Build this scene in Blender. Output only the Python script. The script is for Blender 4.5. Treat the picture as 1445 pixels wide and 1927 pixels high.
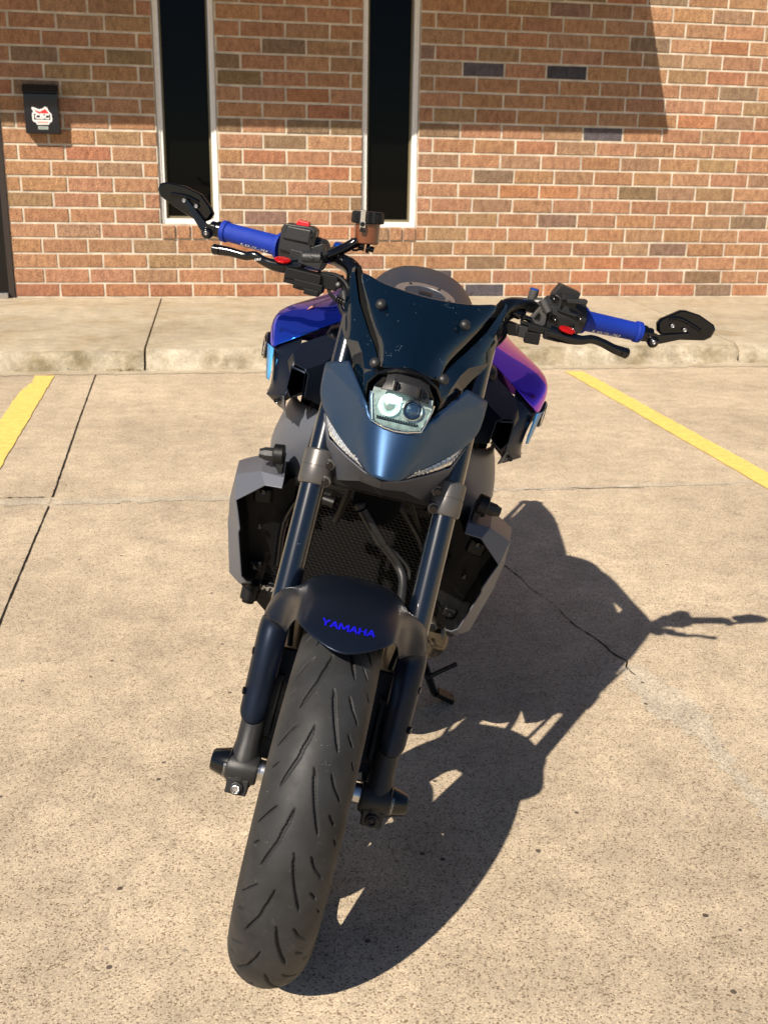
import bpy, math, random
import numpy as np
from mathutils import Matrix, Vector
R = math.radians
random.seed(7); rng = np.random.default_rng(7)
sc = bpy.context.scene
for o in list(bpy.data.objects): bpy.data.objects.remove(o)
col = sc.collection

# ------------------------------------------------------------------ camera
cam_d = bpy.data.cameras.new('camera'); cam = bpy.data.objects.new('camera', cam_d); col.objects.link(cam)
sc.camera = cam
cam_d.sensor_fit = 'HORIZONTAL'; cam_d.sensor_width = 36; cam_d.lens = 1968/1445*36
cam_d.clip_start = .05; cam_d.clip_end = 400
def cam_axes(p, y, r):
    cp, sp, cy, sy = math.cos(p), math.sin(p), math.cos(y), math.sin(y)
    f = Vector((sy*cp, cy*cp, -sp)); rt = Vector((cy, -sy, 0)); up = rt.cross(f)
    return rt*math.cos(r)+up*math.sin(r), up*math.cos(r)-rt*math.sin(r), f
cr, cu, cf = cam_axes(.3079, .1704, .01725)
cam.matrix_world = Matrix(((cr.x, cu.x, -cf.x, 0), (cr.y, cu.y, -cf.y, 0), (cr.z, cu.z, -cf.z, 1.2), (0, 0, 0, 1)))
cam_d.dof.use_dof = True; cam_d.dof.focus_distance = 1.72; cam_d.dof.aperture_fstop = 18

# ------------------------------------------------------------------ world + sun
SUN = Vector((.71, .84, -1.0)).normalized()      # travel direction
w = bpy.data.worlds.new('World'); sc.world = w; w.use_nodes = True
nt = w.node_tree; nt.nodes.clear()
sky = nt.nodes.new('ShaderNodeTexSky'); sky.sky_type = 'NISHITA'; sky.sun_disc = False
sky.sun_elevation = math.asin(-SUN.z); sky.sun_rotation = math.atan2(-SUN.x, -SUN.y)
sky.air_density = .9; sky.dust_density = .2; sky.ozone_density = 3.0
bg = nt.nodes.new('ShaderNodeBackground'); bg.inputs[1].default_value = .05
ow = nt.nodes.new('ShaderNodeOutputWorld')
nt.links.new(sky.outputs[0], bg.inputs[0]); nt.links.new(bg.outputs[0], ow.inputs[0])
sd = bpy.data.lights.new('sun', 'SUN'); sd.energy = 5.0; sd.angle = R(.53); sd.color = (1, .885, .74)
sun = bpy.data.objects.new('sun', sd); col.objects.link(sun)
sun.rotation_euler = SUN.to_track_quat('-Z', 'Y').to_euler()
sc.view_settings.view_transform = 'Standard'; sc.view_settings.look = 'None'
sc.view_settings.exposure = .55; sc.view_settings.gamma = 1

# ------------------------------------------------------------------ materials
MATS = {}
def mat(name, base=(.5, .5, .5), rough=.5, metal=0., spec=.5, coat=0., coat_r=.05, emis=None, estr=0, trans=0., ior=1.45,
        bump=0., bscale=200., var=0., vscale=8., specks=0., speck_col=(.6, .62, .65), speck_scale=220, flake=0.):
    if name in MATS: return MATS[name]
    m = bpy.data.materials.new(name); m.use_nodes = True; MATS[name] = m
    nt = m.node_tree; b = nt.nodes['Principled BSDF']
    b.inputs['Base Color'].default_value = (*base, 1); b.inputs['Roughness'].default_value = rough
    b.inputs['Metallic'].default_value = metal; b.inputs['Specular IOR Level'].default_value = spec
    b.inputs['Coat Weight'].default_value = coat; b.inputs['Coat Roughness'].default_value = coat_r
    b.inputs['Transmission Weight'].default_value = trans; b.inputs['IOR'].default_value = ior
    if emis: b.inputs['Emission Color'].default_value = (*emis, 1); b.inputs['Emission Strength'].default_value = estr
    tc = nt.nodes.new('ShaderNodeTexCoord')
    def noise(scale, detail=2, rough=.5):
        n = nt.nodes.new('ShaderNodeTexNoise'); n.inputs['Scale'].default_value = scale
        n.inputs['Detail'].default_value = detail; n.inputs['Roughness'].default_value = rough
        nt.links.new(tc.outputs['Object'], n.inputs['Vector']); return n
    colsock = None
    def ramp(sock, a, bb, ca=(0, 0, 0), cb=(1, 1, 1)):
        r = nt.nodes.new('ShaderNodeValToRGB'); r.color_ramp.elements[0].position = a; r.color_ramp.elements[1].position = bb
        r.color_ramp.elements[0].color = (*ca, 1); r.color_ramp.elements[1].color = (*cb, 1)
        nt.links.new(sock, r.inputs[0]); return r
    if var:
        n = noise(vscale, 5, .6)
        r = ramp(n.outputs[0], .3, .7, tuple(c*(1-var) for c in base), tuple(min(1, c*(1+var)) for c in base)); colsock = r.outputs[0]
        r2 = ramp(n.outputs[0], .3, .7, (rough*(1+var*.5),)*3, (rough*(1-var*.3),)*3)
        nt.links.new(r2.outputs[0], b.inputs['Roughness'])
    if specks:
        v = nt.nodes.new('ShaderNodeTexVoronoi'); v.inputs['Scale'].default_value = speck_scale
        nt.links.new(tc.outputs['Object'], v.inputs['Vector'])
        r = ramp(v.outputs['Distance'], .10, .16, (1, 1, 1), (0, 0, 0))
        n = noise(speck_scale*.11, 4, .7); r2 = ramp(n.outputs[0], .66-specks*.15, .70-specks*.15)
        ml = nt.nodes.new('ShaderNodeMath'); ml.operation = 'MULTIPLY'
        nt.links.new(r.outputs[0], ml.inputs[0]); nt.links.new(r2.outputs[0], ml.inputs[1])
        mx = nt.nodes.new('ShaderNodeMixRGB'); mx.inputs[1].default_value = (*base, 1); mx.inputs[2].default_value = (*speck_col, 1)
        if colsock: nt.links.new(colsock, mx.inputs[1])
        nt.links.new(ml.outputs[0], mx.inputs[0]); colsock = mx.outputs[0]
    if flake:
        n = noise(2600, 1); r = ramp(n.outputs[0], .35, .75, tuple(c*(1-flake) for c in base), tuple(min(1, c*(1+flake)) for c in base)); colsock = r.outputs[0]
    if colsock: nt.links.new(colsock, b.inputs['Base Color'])
    if bump:
        n = noise(bscale, 4, .6); bp = nt.nodes.new('ShaderNodeBump'); bp.inputs['Strength'].default_value = bump
        bp.inputs['Distance'].default_value = .002; nt.links.new(n.outputs[0], bp.inputs['Height']); nt.links.new(bp.outputs[0], b.inputs['Normal'])
    return m

def iridescent(name, c0, c1):
    m = mat(name, (.14, .09, .85), .09, .92, .6, 0., .02)
    nt = m.node_tree; b = nt.nodes['Principled BSDF']
    lw = nt.nodes.new('ShaderNodeLayerWeight'); lw.inputs[0].default_value = .35
    r = nt.nodes.new('ShaderNodeValToRGB'); e = r.color_ramp.elements
    e[0].position = .0; e[0].color = (*c0, 1)
    e[1].position = .75; e[1].color = (*c1, 1)
    nt.links.new(lw.outputs['Facing'], r.inputs[0]); nt.links.new(r.outputs[0], b.inputs['Base Color'])
    return m

def concrete(name, c1, c2, dark=.5, streak=1.0, scale=1.0, stain=None, thr=(.48, .66)):
    m = bpy.data.materials.new(name); m.use_nodes = True; nt = m.node_tree; b = nt.nodes['Principled BSDF']
    N = nt.nodes.new; L = nt.links.new
    tc = N('ShaderNodeTexCoord')
    def noise(s, d=3, r=.55, vec=None):
        n = N('ShaderNodeTexNoise'); n.inputs['Scale'].default_value = s; n.inputs['Detail'].default_value = d; n.inputs['Roughness'].default_value = r
        L(vec or tc.outputs['Object'], n.inputs['Vector']); return n.outputs[0]
    def ramp(s, *els):
        r = N('ShaderNodeValToRGB'); e = r.color_ramp.elements
        e[0].position, e[0].color = els[0][0], (*els[0][1], 1); e[1].position, e[1].color = els[-1][0], (*els[-1][1], 1)
        for p, c in els[1:-1]: x = e.new(p); x.color = (*c, 1)
        L(s, r.inputs[0]); return r.outputs[0]
    def mix(t, f, a, c):
        x = N('ShaderNodeMixRGB'); x.blend_type = t
        if isinstance(f, (int, float)): x.inputs[0].default_value = f
        else: L(f, x.inputs[0])
        L(a, x.inputs[1])
        if isinstance(c, tuple): x.inputs[2].default_value = (*c, 1)
        else: L(c, x.inputs[2])
        return x.outputs[0]
    g = lambda v: (v, v, v)
    base = ramp(noise(1.1, 6, .62), (.32, c1), (.68, c2))
    mid = ramp(noise(9*scale, 6, .7), (.3, g(.78)), (.7, g(1.14)))
    base = mix('MULTIPLY', 1, base, mid)
    mid2 = ramp(noise(48*scale, 4, .7), (.32, g(.76)), (.5, g(1.0)), (.68, g(1.16)))
    base = mix('MULTIPLY', .5, base, mid2)
    fine = ramp(noise(270*scale, 4, .8), (.30, g(.50)), (.44, g(.87)), (.58, g(1.10)), (.72, g(1.42)))
    base = mix('MULTIPLY', 1.0, base, fine)
    # small aggregate showing through
    v = N('ShaderNodeTexVoronoi'); v.inputs['Scale'].default_value = 330*scale; L(tc.outputs['Object'], v.inputs['Vector'])
    sep = N('ShaderNodeSeparateColor'); L(v.outputs['Color'], sep.inputs[0])
    agg = ramp(sep.outputs[0], (0, (.34, .30, .27)), (.10, (.50, .45, .40)), (.18, (.84, .81, .78)), (.30, g(1.0)), (.85, g(1.03)), (.93, (1.22, 1.2, 1.15)), (1, (1.3, 1.27, 1.2)))
    base = mix('MULTIPLY', dark, base, agg)
    v2 = N('ShaderNodeTexVoronoi'); v2.inputs['Scale'].default_value = 46*scale; L(tc.outputs['Object'], v2.inputs['Vector'])
    s2 = N('ShaderNodeSeparateColor'); L(v2.outputs['Color'], s2.inputs[0])
    m1 = N('ShaderNodeMath'); m1.operation = 'LESS_THAN'; L(s2.outputs[1], m1.inputs[0]); m1.inputs[1].default_value = .022
    m2 = N('ShaderNodeMath'); m2.operation = 'LESS_THAN'; L(v2.outputs['Distance'], m2.inputs[0]); m2.inputs[1].default_value = .24
    m3 = N('ShaderNodeMath'); m3.operation = 'MULTIPLY'; L(m1.outputs[0], m3.inputs[0]); L(m2.outputs[0], m3.inputs[1])
    peb = ramp(s2.outputs[2], (0, (.10, .075, .06)), (.6, (.2, .19, .18)), (1, (.38, .30, .24)))
    base = mix('MIX', m3.outputs[0], base, peb)
    if stain:
        sn = ramp(noise(2.6, 6, .68), (thr[0], g(0)), (thr[1], g(1)))
        base = mix('MIX', sn, base, mix('MULTIPLY', 1, base, stain))
    L(base, b.inputs['Base Color']); b.inputs['Roughness'].default_value = .88; b.inputs['Specular IOR Level'].default_value = .25
    bp = N('ShaderNodeBump'); bp.inputs['Strength'].default_value = .55; bp.inputs['Distance'].default_value = .0025
    L(fine, bp.inputs['Height']); L(bp.outputs[0], b.inputs['Normal'])
    return m

M = {}
M['lot'] = concrete('lot_concrete', (.47, .392, .288), (.655, .55, .41), .9)
M['walk'] = concrete('sidewalk_concrete', (.44, .375, .275), (.57, .50, .375), .35, stain=(.84, .79, .70))
M['curbstain'] = concrete('curb_concrete', (.43, .385, .295), (.60, .53, .42), .35, scale=.8, stain=(.50, .47, .38), thr=(.40, .60))
M['patch'] = concrete('patch_concrete', (.48, .425, .335), (.62, .55, .44), .85)
M['yellow'] = mat('yellow_paint', (.78, .56, .15), .7, bump=.4, bscale=220, var=.14, vscale=25, specks=1.3, speck_col=(.50, .42, .30), speck_scale=70)
M['rubber'] = mat('tyre_rubber', (.024, .0252, .0275), .56, spec=.32, bump=.12, bscale=500, var=.32, vscale=18, specks=.45, speck_scale=400, speck_col=(.4, .41, .42))
M['rubber2'] = mat('plain_rubber', (.02, .02, .021), .6, spec=.35, bump=.2, bscale=400)
M['matte_blue'] = mat('matte_blue_grey_paint', (.042, .092, .190), .40, .82, .5, flake=.3)
M['matte_dark'] = mat('matte_dark_paint', (.013, .020, .038), .33, .65, .5, flake=.2)
M['grey'] = mat('matte_grey_paint', (.125, .135, .165), .42, .30, .5, flake=.2)
M['cast'] = mat('cast_dark_metal', (.030, .031, .033), .40, .4, .5, bump=.2, bscale=700)
M['clamp'] = mat('clamp_metal', (.105, .102, .10), .36, .5, .5, bump=.1, bscale=900)
M['tube'] = mat('black_chrome_tube', (.003, .006, .013), .21, .2, .7, 1., .11, specks=.25, speck_scale=260)
M['smoke'] = mat('gloss_smoke_plastic', (.001, .006, .014), .07, .1, .55, .35, .03, specks=.55, speck_scale=230, speck_col=(.22, .28, .34))
M['smoke2'] = mat('gloss_black_plastic', (.0015, .002, .003), .10, 0, .4, .25, .03)
M['dome'] = mat('navy_tank_paint', (.015, .028, .048), .38, .1, .35)
M['black'] = mat('black_plastic', (.0035, .0038, .0045), .45, 0, .4, bump=.15, bscale=600)
M['black_gloss'] = mat('black_anodised', (.0025, .0028, .004), .2, .2, .6, .3, .12)
M['void'] = mat('dark_recess', (.003, .003, .003), .8, 0, .2)
M['switch'] = mat('switch_plastic', (.016, .017, .019), .42, 0, .5, bump=.15, bscale=800)
M['blue_grip'] = mat('blue_grip_rubber', (.003, .028, .31), .55, 0, .4, bump=.5, bscale=900, var=.1, vscale=60)
M['blue_anod'] = mat('blue_anodised', (.01, .10, .55), .25, .7, .6)
M['blue_rim'] = mat('blue_rim_paint', (.006, .015, .22), .3, .2, .5, .4, .05)
M['red'] = mat('red_plastic', (.60, .012, .02), .35, 0, .5)
M['red_anod'] = mat('red_anodised', (.62, .01, .012), .22, .5, .6)
M['steel'] = mat('bright_steel', (.6, .6, .6), .28, 1.)
M['chrome'] = mat('chrome', (.75, .76, .78), .10, 1.)
M['silver'] = mat('brushed_silver', (.45, .45, .46), .38, .9)
M['brown'] = mat('brown_fluid_reservoir', (.15, .045, .018), .12, 0, .6, .6, .05)
M['white'] = mat('white_print', (.75, .75, .75), .5)
M['letter_blue'] = mat('blue_lettering', (.006, .004, .50), .4, 0, .5)
M['light_blue'] = mat('light_blue_stripe', (.06, .33, .72), .35, .1, .5, .3)
M['iri'] = iridescent('colour_shift_paint_blue', (.01, .17, .95), (.16, .07, .85))
M['iri_reflect'] = iridescent('colour_shift_paint_purple_reflection', (.10, .06, .85), (.62, .14, .72))  # same shoulder paint with the right side's purple reflection put into the colour
M['exhaust'] = mat('exhaust_metal', (.12, .105, .085), .3, .9, .5, var=.3, vscale=30)
M['fin'] = mat('radiator_core', (.0025, .0025, .0025), .7, .1, .2)
M['mesh'] = mat('grille_wire', (.040, .040, .042), .35, .5, .5)
M['seat'] = mat('seat_vinyl', (.015, .015, .016), .6, bump=.3, bscale=500)
M['disc'] = mat('brake_steel', (.33, .32, .31), .33, 1.)
M['ledring'] = mat('headlamp_ring', (.8, .9, .9), .3, emis=(.78, 1, .93), estr=1.6)
M['ledhot'] = mat('headlamp_emitter', (.9, 1, .95), .3, emis=(.85, 1, .95), estr=3.0)
M['reflector'] = mat('headlamp_reflector', (.34, .40, .385), .28, .45, .6, var=.45, vscale=110)
M['glass'] = mat('clear_lens', (.95, .98, .98), .02, trans=1., ior=1.35)
def clear(name):
    m = bpy.data.materials.new(name); m.use_nodes = True; nt = m.node_tree; nt.nodes.clear()
    o = nt.nodes.new('ShaderNodeOutputMaterial'); t = nt.nodes.new('ShaderNodeBsdfTransparent'); t.inputs[0].default_value = (.93, .97, .96, 1)
    g = nt.nodes.new('ShaderNodeBsdfGlossy'); g.inputs['Roughness'].default_value = .03; fr = nt.nodes.new('ShaderNodeFresnel'); fr.inputs[0].default_value = 1.45; mx = nt.nodes.new('ShaderNodeMixShader')
    nt.links.new(fr.outputs[0], mx.inputs[0]); nt.links.new(t.outputs[0], mx.inputs[1]); nt.links.new(g.outputs[0], mx.inputs[2]); nt.links.new(mx.outputs[0], o.inputs[0]); return m
M['glass'] = clear('clear_polycarbonate')
M['ball'] = mat('projector_lens', (.02, .04, .09), .04, .1, .9, 1., .02)
M['drl'] = mat('clear_position_lens', (.72, .75, .78), .12, .6, .8, 1., .02)
M['brown_metal'] = mat('bronze_door_frame', (.045, .035, .03), .4, .3, .5)
M['frame_white'] = mat('white_window_frame', (.80, .79, .77), .45, 0, .4, var=.05, vscale=20)
M['tan_stop'] = mat('tan_glazing_stop', (.16, .135, .075), .6)
M['pane'] = mat('dark_window_glass', (.002, .002, .002), .03, 0, .14)
M['soffit'] = mat('roof_metal', (.35, .32, .28), .6)
M['mailbox'] = mat('black_enamel', (.006, .008, .014), .3, 0, .5, .2)
M['mortar'] = mat('mortar', (.55, .49, .40), .95, 0, .1, bump=.8, bscale=90, var=.25, vscale=9)
M['dirt'] = mat('joint_filler', (.022, .018, .014), .95, 0, .1, bump=.6, bscale=300)
M['leafbit'] = mat('dry_leaf', (.25, .19, .09), .8)

# ------------------------------------------------------------------ mesh helpers
RAKE = R(24.5); HEAD = np.array([0, .30, .82])
def _steer(a):
    k = np.array([0, math.sin(RAKE), math.cos(RAKE)]); K = np.array([[0, -k[2], k[1]], [k[2], 0, -k[0]], [-k[1], k[0], 0]])
    return np.eye(3)+math.sin(a)*K+(1-math.cos(a))*K@K
STEER = _steer(R(-1.7554))
def frame(axis):
    a = Vector(axis).normalized(); u = a.cross(Vector((0, 0, 1)))
    if u.length < .1: u = a.cross(Vector((0, 1, 0)))
    u.normalize(); return a, u, a.cross(u)
class MB:
    def __init__(s): s.v = []; s.f = []; s.m = []
    def add(s, vs, fs, mi=0):
        n = len(s.v); s.v += [tuple(map(float, p)) for p in vs]; s.f += [tuple(n+i for i in q) for q in fs]; s.m += [mi]*len(fs); return s
    def box(s, c, d, rot=None, mi=0, taper=1.0):
        x, y, z = (q/2 for q in d); c = Vector(c)
        vs = [Vector((a*x*(taper if e > 0 else 1), b*y*(taper if e > 0 else 1), e*z)) for e in (-1, 1) for b in (-1, 1) for a in (-1, 1)]
        if rot is not None: vs = [rot@q for q in vs]
        return s.add([c+q for q in vs], [(0, 2, 3, 1), (4, 5, 7, 6), (0, 1, 5, 4), (2, 6, 7, 3), (0, 4, 6, 2), (1, 3, 7, 5)], mi)
    def lathe(s, o, axis, prof, n=24, mi=0, cap=True, phase=0):
        a, u, v = frame(axis); o = Vector(o); vs = []; fs = []
        for h, r in prof:
            for i in range(n):
                t = 2*math.pi*i/n+phase; vs.append(o+a*h+(u*math.cos(t)+v*math.sin(t))*r)
        k = len(prof)
        for j in range(k-1):
            for i in range(n):
                i2 = (i+1) % n; fs.append((j*n+i, j*n+i2, (j+1)*n+i2, (j+1)*n+i))
        if cap: fs.append(tuple(range(n))[::-1]); fs.append(tuple((k-1)*n+i for i in range(n)))
        return s.add(vs, fs, mi)
    def cyl(s, a, b, r1, r2=None, n=20, mi=0):
        a = Vector(a); b = Vector(b); L = (b-a).length
        return s.lathe(a, b-a, [(0, r1), (L, r1 if r2 is None else r2)], n, mi)
    def tube(s, pts, r, n=12, sub=6, mi=0, closed=False, flat=1.0):
        P = [Vector(p) for p in pts]; rr = r if isinstance(r, (list, tuple)) else [r]*len(P)
        if sub > 1 and len(P) > 2:
            Q = []; q_r = []
            for i in range(len(P)-1):
                p0 = P[max(i-1, 0)]; p1 = P[i]; p2 = P[i+1]; p3 = P[min(i+2, len(P)-1)]
                for k in range(sub):
                    t = k/sub; Q.append(.5*((2*p1)+(p2-p0)*t+(2*p0-5*p1+4*p2-p3)*t*t+(3*p1-p0-3*p2+p3)*t**3)); q_r.append(rr[i]*(1-t)+rr[i+1]*t)
            Q.append(P[-1]); q_r.append(rr[-1]); P, rr = Q, q_r
        up = None; vs = []
        for i, p in enumerate(P):
            d = (P[min(i+1, len(P)-1)]-P[max(i-1, 0)]).normalized()
            if up is None: _, up, _ = frame(d)
            up = (up-d*up.dot(d)).normalized(); sd = d.cross(up)
            for k in range(n):
                t = 2*math.pi*k/n; vs.append(p+(up*math.cos(t)+sd*math.sin(t)*flat)*rr[i])
        fs = [(j*n+i, j*n+(i+1) % n, (j+1)*n+(i+1) % n, (j+1)*n+i) for j in range(len(P)-1) for i in range(n)]
        fs += [tuple(range(n))[::-1], tuple((len(P)-1)*n+i for i in range(n))]
        return s.add(vs, fs, mi)
    def prism(s, pts, d, mi=0):
        """closed 3-D polygon pushed along d"""
        P = [Vector(p) for p in pts]; d = Vector(d); n = len(P)
        return s.add(P+[p+d for p in P], [tuple(range(n))[::-1], tuple(range(n, 2*n))]+[(i, (i+1) % n, n+(i+1) % n, n+i) for i in range(n)], mi)
    def grid(s, rows, mi=0, close=False):
        k = len(rows[0]); vs = [p for r in rows for p in r]
        fs = [(j*k+i, j*k+i+1, (j+1)*k+i+1, (j+1)*k+i) for j in range(len(rows)-1) for i in range(k-1)]
        if close: fs += [(j*k+k-1, j*k, (j+1)*k, (j+1)*k+k-1) for j in range(len(rows)-1)]
        return s.add(vs, fs, mi)
    def build(s, name, mats, parent=None, front=False, bevel=0, seg=2, solid=0, sub=0, smooth=35, label=None, offset=0):
        V = np.array(s.v)
        if front: V = (V-HEAD)@STEER.T+HEAD
        me = bpy.data.meshes.new(name); me.from_pydata([tuple(p) for p in V], [], s.f)
        if not isinstance(mats, (list, tuple)): mats = [mats]
        for m in mats: me.materials.append(m if not isinstance(m, str) else M[m])
        me.polygons.foreach_set('material_index', s.m)
        me.validate()
        if smooth: me.shade_smooth(); me.set_sharp_from_angle(angle=R(smooth))
        o = bpy.data.objects.new(name, me); col.objects.link(o)
        if parent: o.parent = parent
        if solid: md = o.modifiers.new('solid', 'SOLIDIFY'); md.thickness = solid; md.offset = offset
        if bevel:
            md = o.modifiers.new('bevel', 'BEVEL'); md.width = bevel; md.segments = seg; md.limit_method = 'ANGLE'; md.angle_limit = R(28); md.harden_normals = True
        if sub: md = o.modifiers.new('sub', 'SUBSURF'); md.levels = sub; md.render_levels = sub
        if label: o['label'] = label
        return o
def mir(P): return [(-x, y, z) for x, y, z in P]
def tag(o, label=None, cat=None, group=None, kind=None):
    for k, v in (('label', label), ('category', cat), ('group', group), ('kind', kind)):
        if v: o[k] = v
    return o
def empty(name, loc=(0, 0, 0)):
    o = bpy.data.objects.new(name, None); o.empty_display_size = .2; o.location = loc; col.objects.link(o); return o
def text_mesh(txt, size=1., bold=0., sx=1., shear=0., spacing=1.):
    cu_ = bpy.data.curves.new('text', 'FONT'); cu_.body = txt; cu_.size = size; cu_.offset = bold; cu_.shear = shear; cu_.space_character = spacing
    cu_.align_x = 'CENTER'; cu_.align_y = 'CENTER'; cu_.resolution_u = 3
    t = bpy.data.objects.new('text', cu_); col.objects.link(t); dg = bpy.context.evaluated_depsgraph_get()
    me = bpy.data.meshes.new_from_object(t.evaluated_get(dg)); bpy.data.objects.remove(t)
    vs = [(v.co.x*sx, v.co.y) for v in me.vertices]; fs = [tuple(p.vertices) for p in me.polygons]; bpy.data.meshes.remove(me); return vs, fs
def lettering(mb, txt, fn, size, mi=0, **k):
    vs, fs = text_mesh(txt, size, **k); return mb.add([fn(x, y) for x, y in vs], fs, mi)

# ================================================================== SETTING
# ---- parking lot: one sheet to the horizon
g = MB(); g.add([(-120, -120, 0), (120, -120, 0), (120, 6.99, 0), (-120, 6.99, 0)], [(0, 1, 2, 3)])
tag(g.build('parking_lot', 'lot', smooth=0), kind='structure')
g = MB(); g.add([(-120, 10.0, .0), (120, 10.0, .0), (120, 120, .0), (-120, 120, .0)], [(0, 1, 2, 3)])
tag(g.build('ground', 'lot', smooth=0), kind='structure')

def strip(name, pts, wf, z, m, kind='structure', jag=.0, step=.03):
    """thin ribbon along a polyline with uneven edges"""
    P = []
    for a, b in zip(pts[:-1], pts[1:]):
        n = max(2, int(math.dist(a, b)/step))
        for i in range(n): P.append((a[0]+(b[0]-a[0])*i/n, a[1]+(b[1]-a[1])*i/n))
    P.append(pts[-1]); n = len(P); rows = []
    for i, p in enumerate(P):
        a = P[max(0, i-1)]; b = P[min(n-1, i+1)]; d = Vector((b[0]-a[0], b[1]-a[1])).normalized(); q = Vector((-d.y, d.x))
        ww = wf(i/(n-1)) if callable(wf) else wf; j1, j2 = random.gauss(0, jag), random.gauss(0, jag)
        rows.append([(p[0]+q.x*(ww/2+j1), p[1]+q.y*(ww/2+j1), z), (p[0]-q.x*(ww/2+j2), p[1]-q.y*(ww/2+j2), z)])
    mb = MB(); mb.grid(rows); 
    return tag(mb.build(name, m, smooth=0), kind=kind)
strip('pavement_joint', [(-.697, 6.80), (-.66, 5.5), (-.612, 4.05)], .0075, .002, 'dirt', jag=.0008)
strip('pavement_joint', [(-.611, 3.93), (-.605, 3.4), (-.597, 2.8), (-.58, 1.2), (-.57, -2)], .006, .002, 'dirt', jag=.0007)
def wander(a, b, amp, n): return [(a[0]+(b[0]-a[0])*i/n+random.gauss(0, amp), a[1]+(b[1]-a[1])*i/n+random.gauss(0, amp)) for i in range(n+1)]
strip('pavement_crack', wander((.90, 3.35), (1.035, 2.45), .008, 12)+wander((1.045, 2.42), (1.05, 2.28), .006, 3), lambda t: .0028+.0018*math.sin(t*9), .002, 'dirt', jag=.0010, step=.012)
strip('pavement_patch', [(1.05, 2.34), (1.062, 2.2), (1.085, 2.05), (1.09, 1.93), (1.083, 1.80), (1.078, 1.64), (1.07, 1.4)], lambda t: .02+.09*math.exp(-((t-.22)/.16)**2)+.02, .0015, 'patch', jag=.008, step=.015)
strip('pavement_seam', wander((-6, 4.0), (-.62, 4.0), .006, 20), .075, .0015, 'patch', jag=.008)
strip('pavement_seam', wander((-.60, 3.985), (.6, 3.96), .006, 12)+wander((.62, 3.955), (8, 3.93), .01, 40), lambda t: .06 if t < .2 else .035, .0015, 'patch', jag=.009)
strip('pavement_crack', wander((-.85, 4.06), (-.64, 4.055), .005, 6), .006, .003, 'dirt', jag=.003)
strip('pavement_crack', wander((1.25, 3.96), (1.75, 3.92), .008, 9), .0035, .003, 'dirt', jag=.0015)
strip('gutter_seam', wander((-8, 6.80), (12, 6.76), .006, 90), .11, .003, 'walk', jag=.012)
# yellow bay lines
for (x0, x1, y0), (x2, x3, y1) in (((-1.083, -.942, 6.71), (-.93, -.80, 1.0)), ((2.345, 2.471, 6.62), (2.20, 2.325, 1.0))):
    n = 80; rows = []
    for i in range(n+1):
        t = i/n; y = y0+(y1-y0)*t; j = random.gauss(0, .0022)
        a = x0+(x2-x0)*t+j; b = x1+(x3-x1)*t+random.gauss(0, .0022)
        if x0 < 0 and t < .09 : a += .045*min(1, (.09-t)*30)*random.uniform(.4, 1)
        rows.append([(a, y, .004), (b, y, .004)])
    mb = MB(); mb.grid(rows); tag(mb.build('parking_line', 'yellow', smooth=0), kind='structure')

# ---- sidewalk slabs with worn curb nose
def slab(xa, xb, bevel_l=(0, 0), bevel_r=(0, 0)):
    prof = [(6.862, -.02), (6.868, .012), (6.885, .030), (6.893, .058), (6.900, .085), (6.916, .106), (6.945, .121), (6.985, .126), (7.4, .127), (8.2, .127), (9.2, .127), (10.06, .127)]
    nx = max(2, int((xb[0]-xa[0])/.025)); rows = []
    from math import sin
    for i in range(nx+1):
        t = i/nx; row = []
        for k, (y, z) in enumerate(prof):
            s = (y-6.9)/3.1; x = (xa[0]+(xa[1]-xa[0])*max(0, s))*(1-t)+(xb[0]+(xb[1]-xb[0])*max(0, s))*t
            q = 0
            if 1 <= k <= 7: q = .007*sin(x*7+k)*sin(x*3.1)+random.gauss(0, .0035)
            e = min(x-xa[0], xb[0]-x) if k < 8 else 9
            if e < .03 and k > 1: q -= .012*(1-e/.03)
            row.append((x, y-q*.8, z+(q*.5 if k < 7 else 0)))
        rows.append(row)
    mb = MB(); mb.grid(rows)
    for j, f in enumerate(mb.f):
        if j % (len(prof)-1) < 6: mb.m[j] = 1
    # end caps
    for r, s in ((rows[0], 1), (rows[-1], -1)):
        b = [(p[0], p[1], -.02) for p in r]; mb.grid([r, b] if s > 0 else [b, r])
    return tag(mb.build('sidewalk', ['walk', 'curbstain'], smooth=50), kind='structure')
slab((-9, -9), (-.405, -.402)); slab((-.391, -.389), (3.715, 4.09)); slab((3.728, 4.10), (14, 14))
mb = MB(); mb.add([(-10, 6.9, .05), (15, 6.9, .05), (15, 10.1, .11), (-10, 10.1, .11)], [(0, 1, 2, 3)]); tag(mb.build('sidewalk_bed', 'dirt', smooth=0), kind='structure')

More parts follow.
